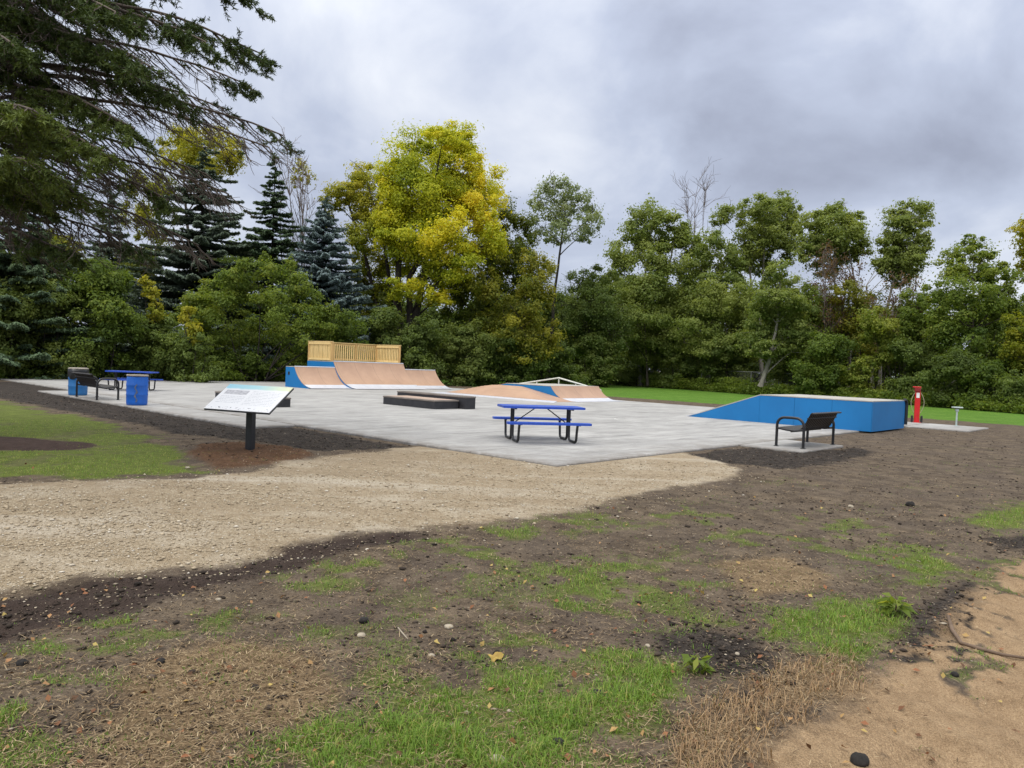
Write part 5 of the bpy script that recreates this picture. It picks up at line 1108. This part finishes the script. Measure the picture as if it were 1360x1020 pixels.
# lumps: soil crumbs, wood chips, gravel
def lumps(name, label, x, y, size, mat, tint, flat=.6, sink=.25):
    n = len(x); base = np.array([(1, 0, 0), (-1, 0, 0), (0, 1, 0), (0, -1, 0), (0, 0, 1), (0, 0, -1), (.6, .6, .5), (-.6, .6, .45), (-.6, -.6, .5), (.6, -.6, .45)], float)
    tri = np.array([(6, 0, 2), (6, 2, 4), (6, 4, 0), (7, 2, 1), (7, 4, 2), (7, 1, 4), (8, 1, 3), (8, 4, 1), (8, 3, 4), (9, 3, 0), (9, 4, 3), (9, 0, 4), (0, 5, 2), (2, 5, 1), (1, 5, 3), (3, 5, 0)])
    k = len(base); Vb = base[None]*(.65+.6*rng.random((n, k, 1))); an = rng.random(n)*2*PI; ca, sa = np.cos(an)[:, None], np.sin(an)[:, None]; el = 1+.6*rng.random(n)[:, None]
    X_, Y_, Z_ = Vb[..., 0]*el, Vb[..., 1]/el**.5, Vb[..., 2]*flat; r = size[:, None]*.5
    Vv = np.stack([x[:, None]+(X_*ca-Y_*sa)*r, y[:, None]+(X_*sa+Y_*ca)*r, ground_z(x, y)[:, None]+(Z_+flat*(1-2*sink))*r], -1).reshape(-1, 3)
    Fq = (np.arange(n)[:, None, None]*k+tri[None]).reshape(-1, 3)
    tag(npmesh(name, Vv, Fq, mat, None, np.repeat(np.clip(tint, 0, 1), k)), label, None, None, 'stuff')
x, y = pts_view(130000, 2.6, 27, 1.35); z = zones(x, y); w = np.clip(.13+.25*sstep(fbm(x*1.3, y*1.3, 141, 3), 0, .2)+z['black']*.75+z['track']*.35+.25*z['mound']-.30*z['grass']-z['gravel']*1.3-.75*z['sand']-.6*z['lgrass'], 0, 1)
ok = (rng.random(len(x)) < w) & off_slab(x, y); x, y = x[ok], y[ok]; n = len(x)
lumps('soil_clods', 'dark crumbs and clods of loose soil', x, y, np.minimum(.05, .009*np.exp(rng.normal(0, .6, n))*(1+.045*y)), LM['clod'], rng.normal(.5, .25, n))
x, y = pts_view(80000, 2.6, 27, 1.35); z = zones(x, y); w = np.clip(.30+.25*z['black']+.1*z['mulch']-z['gravel']-.5*z['sand']-.2*z['grass']-.6*z['lgrass'], 0, 1)
ok = (rng.random(len(x)) < w) & off_slab(x, y); x, y = x[ok], y[ok]; n = len(x)
lumps('wood_chips', 'pale wood chips and crumbs strewn over the soil', x, y, np.minimum(.04, .009*np.exp(rng.normal(0, .45, n))*(1+.045*y)), LM['chip'], .3+.7*rng.random(n)**1.5, .35)
x, y = pts_view(150000, 4.6, 14, 1.2, .85); z = zones(x, y); w = np.clip(z['gravel']*(.35+.65*sstep(fbm(x*.7, y*2., 163, 3), -.1, .12))+.20*sstep(sdpoly(x, y, Z_GRAVEL), -1.1, 0)*rng.random(len(x)), 0, 1)
ok = (rng.random(len(x)) < w) & off_slab(x, y); x, y = x[ok], y[ok]; n = len(x)
lumps('loose_gravel', 'loose pale limestone gravel on the path', x, y, np.minimum(.045, (.0085+.006*(fbm(x*.6, y*1.4, 161, 3)+.3))*np.exp(rng.normal(0, .5, n))*(1+.02*y)), LM['gravel'], np.clip(rng.normal(.52, .23, n), 0, 1), .6)
x, y = pts_view(1100, 2.7, 12, 1.5); z = zones(x, y); ok = (z['gravel'] < .3) & (rng.random(len(x)) < .8); x, y = x[ok], y[ok]; n = len(x)
c = np.stack([x, y, ground_z(x, y)+.015], 1); o = leaves_mesh('fallen_leaves', c, unit(rng.normal(0, .45, (n, 3))+np.array((0, 0, 1.))), rng.uniform(.022, .05, n), LM['litter'], None, rng.random(n), .7)
tag(o, 'small fallen autumn leaves scattered over the grass', None, None, 'stuff')

# ------------------------------------------------------------------ single stones, clods and the stick
def rock(name, label, cat, px, py, size, mat, group=None, flat=.62, rough=.16):
    import bmesh
    bm = bmesh.new(); bmesh.ops.create_icosphere(bm, subdivisions=3, radius=size/2); s0 = rng.random(3)*50
    for v in bm.verts:
        c = v.co.normalized(); k = 1+rough*2*(float(fbm(np.array(c.x*1.7+s0[0]), np.array(c.y*1.7+c.z*1.3+s0[1]), 5, 4)))*1.6; v.co = c*size/2*k; v.co.z *= flat; v.co.x *= 1.15
    for fc in bm.faces: fc.smooth = True
    me = bpy.data.meshes.new(name); bm.to_mesh(me); bm.free(); me.materials.append(mat)
    X, Y = G(px, py, GZ); zg = float(ground_z(np.array([X]), np.array([Y]))[0]); X, Y = G(px, py, zg); zg = float(ground_z(np.array([X]), np.array([Y]))[0])
    o = bpy.data.objects.new(name, me); COL.objects.link(o); o.location = (X, Y, zg+size*flat*.22); o.rotation_euler = (0, 0, rng.random()*6); return tag(o, label, cat, group)
for lab, px, py, sz in (('largest pale stone in the green grass at the bottom edge', 661, 1012, .060), ('round beige stone on the bare soil above the middle foreground', 596, 834, .052), ('whitish stone left of the yellow leaf in the foreground', 573, 872, .040), ('small white stone in the grass left of the largest pale stone', 620, 947, .026),
   ('small white stone right of the other in the foreground grass', 676, 945, .022), ('white stone in the grass at the lower left', 400, 981, .032), ('white pebble on the straw at far lower left', 290, 797, .036), ('pale stone at the foot of the reddish mound by the sign', 249, 622, .06), ('pale pebble beside the black soil streak on the right', 979, 870, .03), ('tan stone on the bare soil near the gravel edge', 480, 845, .05), ('light pebble in the sparse grass right of centre', 860, 858, .03), ('pale stone on brown soil right of the gravel', 1130, 674, .07)):
    rock('stone', lab, 'stone', px, py, sz, MAT['stone'], 'pale stones on the ground')
for lab, px, py, sz in (('black soil clod on the sandy bank at the bottom edge', 1142, 1012, .072), ('black clod in the thick green grass at the bottom', 741, 991, .060), ('dark clod in the grass above the bottom clod', 793, 922, .045), ('black clod on bare soil left of the beige stone', 483, 827, .06), ('small black clod on the sand right of the dead grass', 1268, 897, .045), ('dark clod on the straw at lower left', 213, 880, .045), ('brown clod on the bare soil far right', 1209, 672, .11), ('dark clod in the left foreground straw', 30, 882, .05)):
    rock('soil_clod', lab, 'clod', px, py, sz, MAT['soil_clod'], 'dark clods on the ground', .75, .30)
gp = lambda px, py, dz: (lambda X, Y: (X, Y, float(ground_z(np.array([X]), np.array([Y]))[0])+dz))(*G(px, py, -.12))
P = [gp(1258, 838, .05), gp(1264, 852, .03), gp(1276, 865, .015), gp(1300, 872, .01), gp(1330, 876, .012), gp(1368, 880, .01), gp(1420, 884, .01)]
o = MB().tube(P, [.011, .014, .013, .012, .010, .008, .005], 8).build('fallen_stick', MAT['dead_wood']); tag(o, 'bent brown stick lying on the sandy bank at the right edge', 'stick')
P = [gp(528, 852, .02), gp(534, 858, .015), gp(541, 866, .012)]
o = MB().tube(P, [.004, .005, .003], 6).build('fallen_stick', MAT['stone']); tag(o, 'short pale twig beside the round beige stone', 'stick')
# yellow maple leaf
X, Y, Z = gp(658, 888, .02); vs = [(0, 0, 0)]; 
for k in range(20): t = 2*PI*k/20; rr = .05*(1 if k % 4 == 0 else .62 if k % 2 == 0 else .78); vs.append((rr*math.cos(t), rr*math.sin(t), .012*math.sin(3*t)))
o = MB().add(vs, [(0, 1+k, 1+(k+1) % 20) for k in range(20)]).build('fallen_leaf', pmat('yellow_leaf', (.38, .27, .06), (.26, .16, .04), 30, .8)); o.location = (X, Y, Z); o.rotation_euler = (.25, -.2, .4); tag(o, 'large yellow brown fallen leaf on bare soil in the middle foreground', 'leaf')
# broad-leaved weeds in the grass on the right
for lab, px, py, sz in (('broad leaved weed with a reddish stem beside the black soil on the right', 1188, 828, .16), ('low rosette weed right of the thick bottom grass', 925, 905, .11)):
    X, Y, Z = gp(px, py, 0); r = empty('weed_plant', (X, Y, Z), 0, lab, 'plant'); n = 34; an = rng.random(n)*2*PI; ll = sz*rng.uniform(.4, 1., n)
    c = np.stack([np.cos(an)*ll*.6, np.sin(an)*ll*.6, .02+sz*.55*rng.random(n)], 1); d = np.stack([np.cos(an), np.sin(an), rng.normal(.2, .3, n)], 1)
    leaves_mesh('leaves', c, unit(rng.normal(0, .4, (n, 3))+np.array((0, 0, 1.))), ll*.9, LM['fresh'], r, rng.normal(.5, .2, n), .42, d)
    MB().tube([(0, 0, 0), (.01, 0, sz*.5), (.0, .02, sz*.95)], [.006, .005, .003], 6).build('stem', MAT['dead_wood'], r)
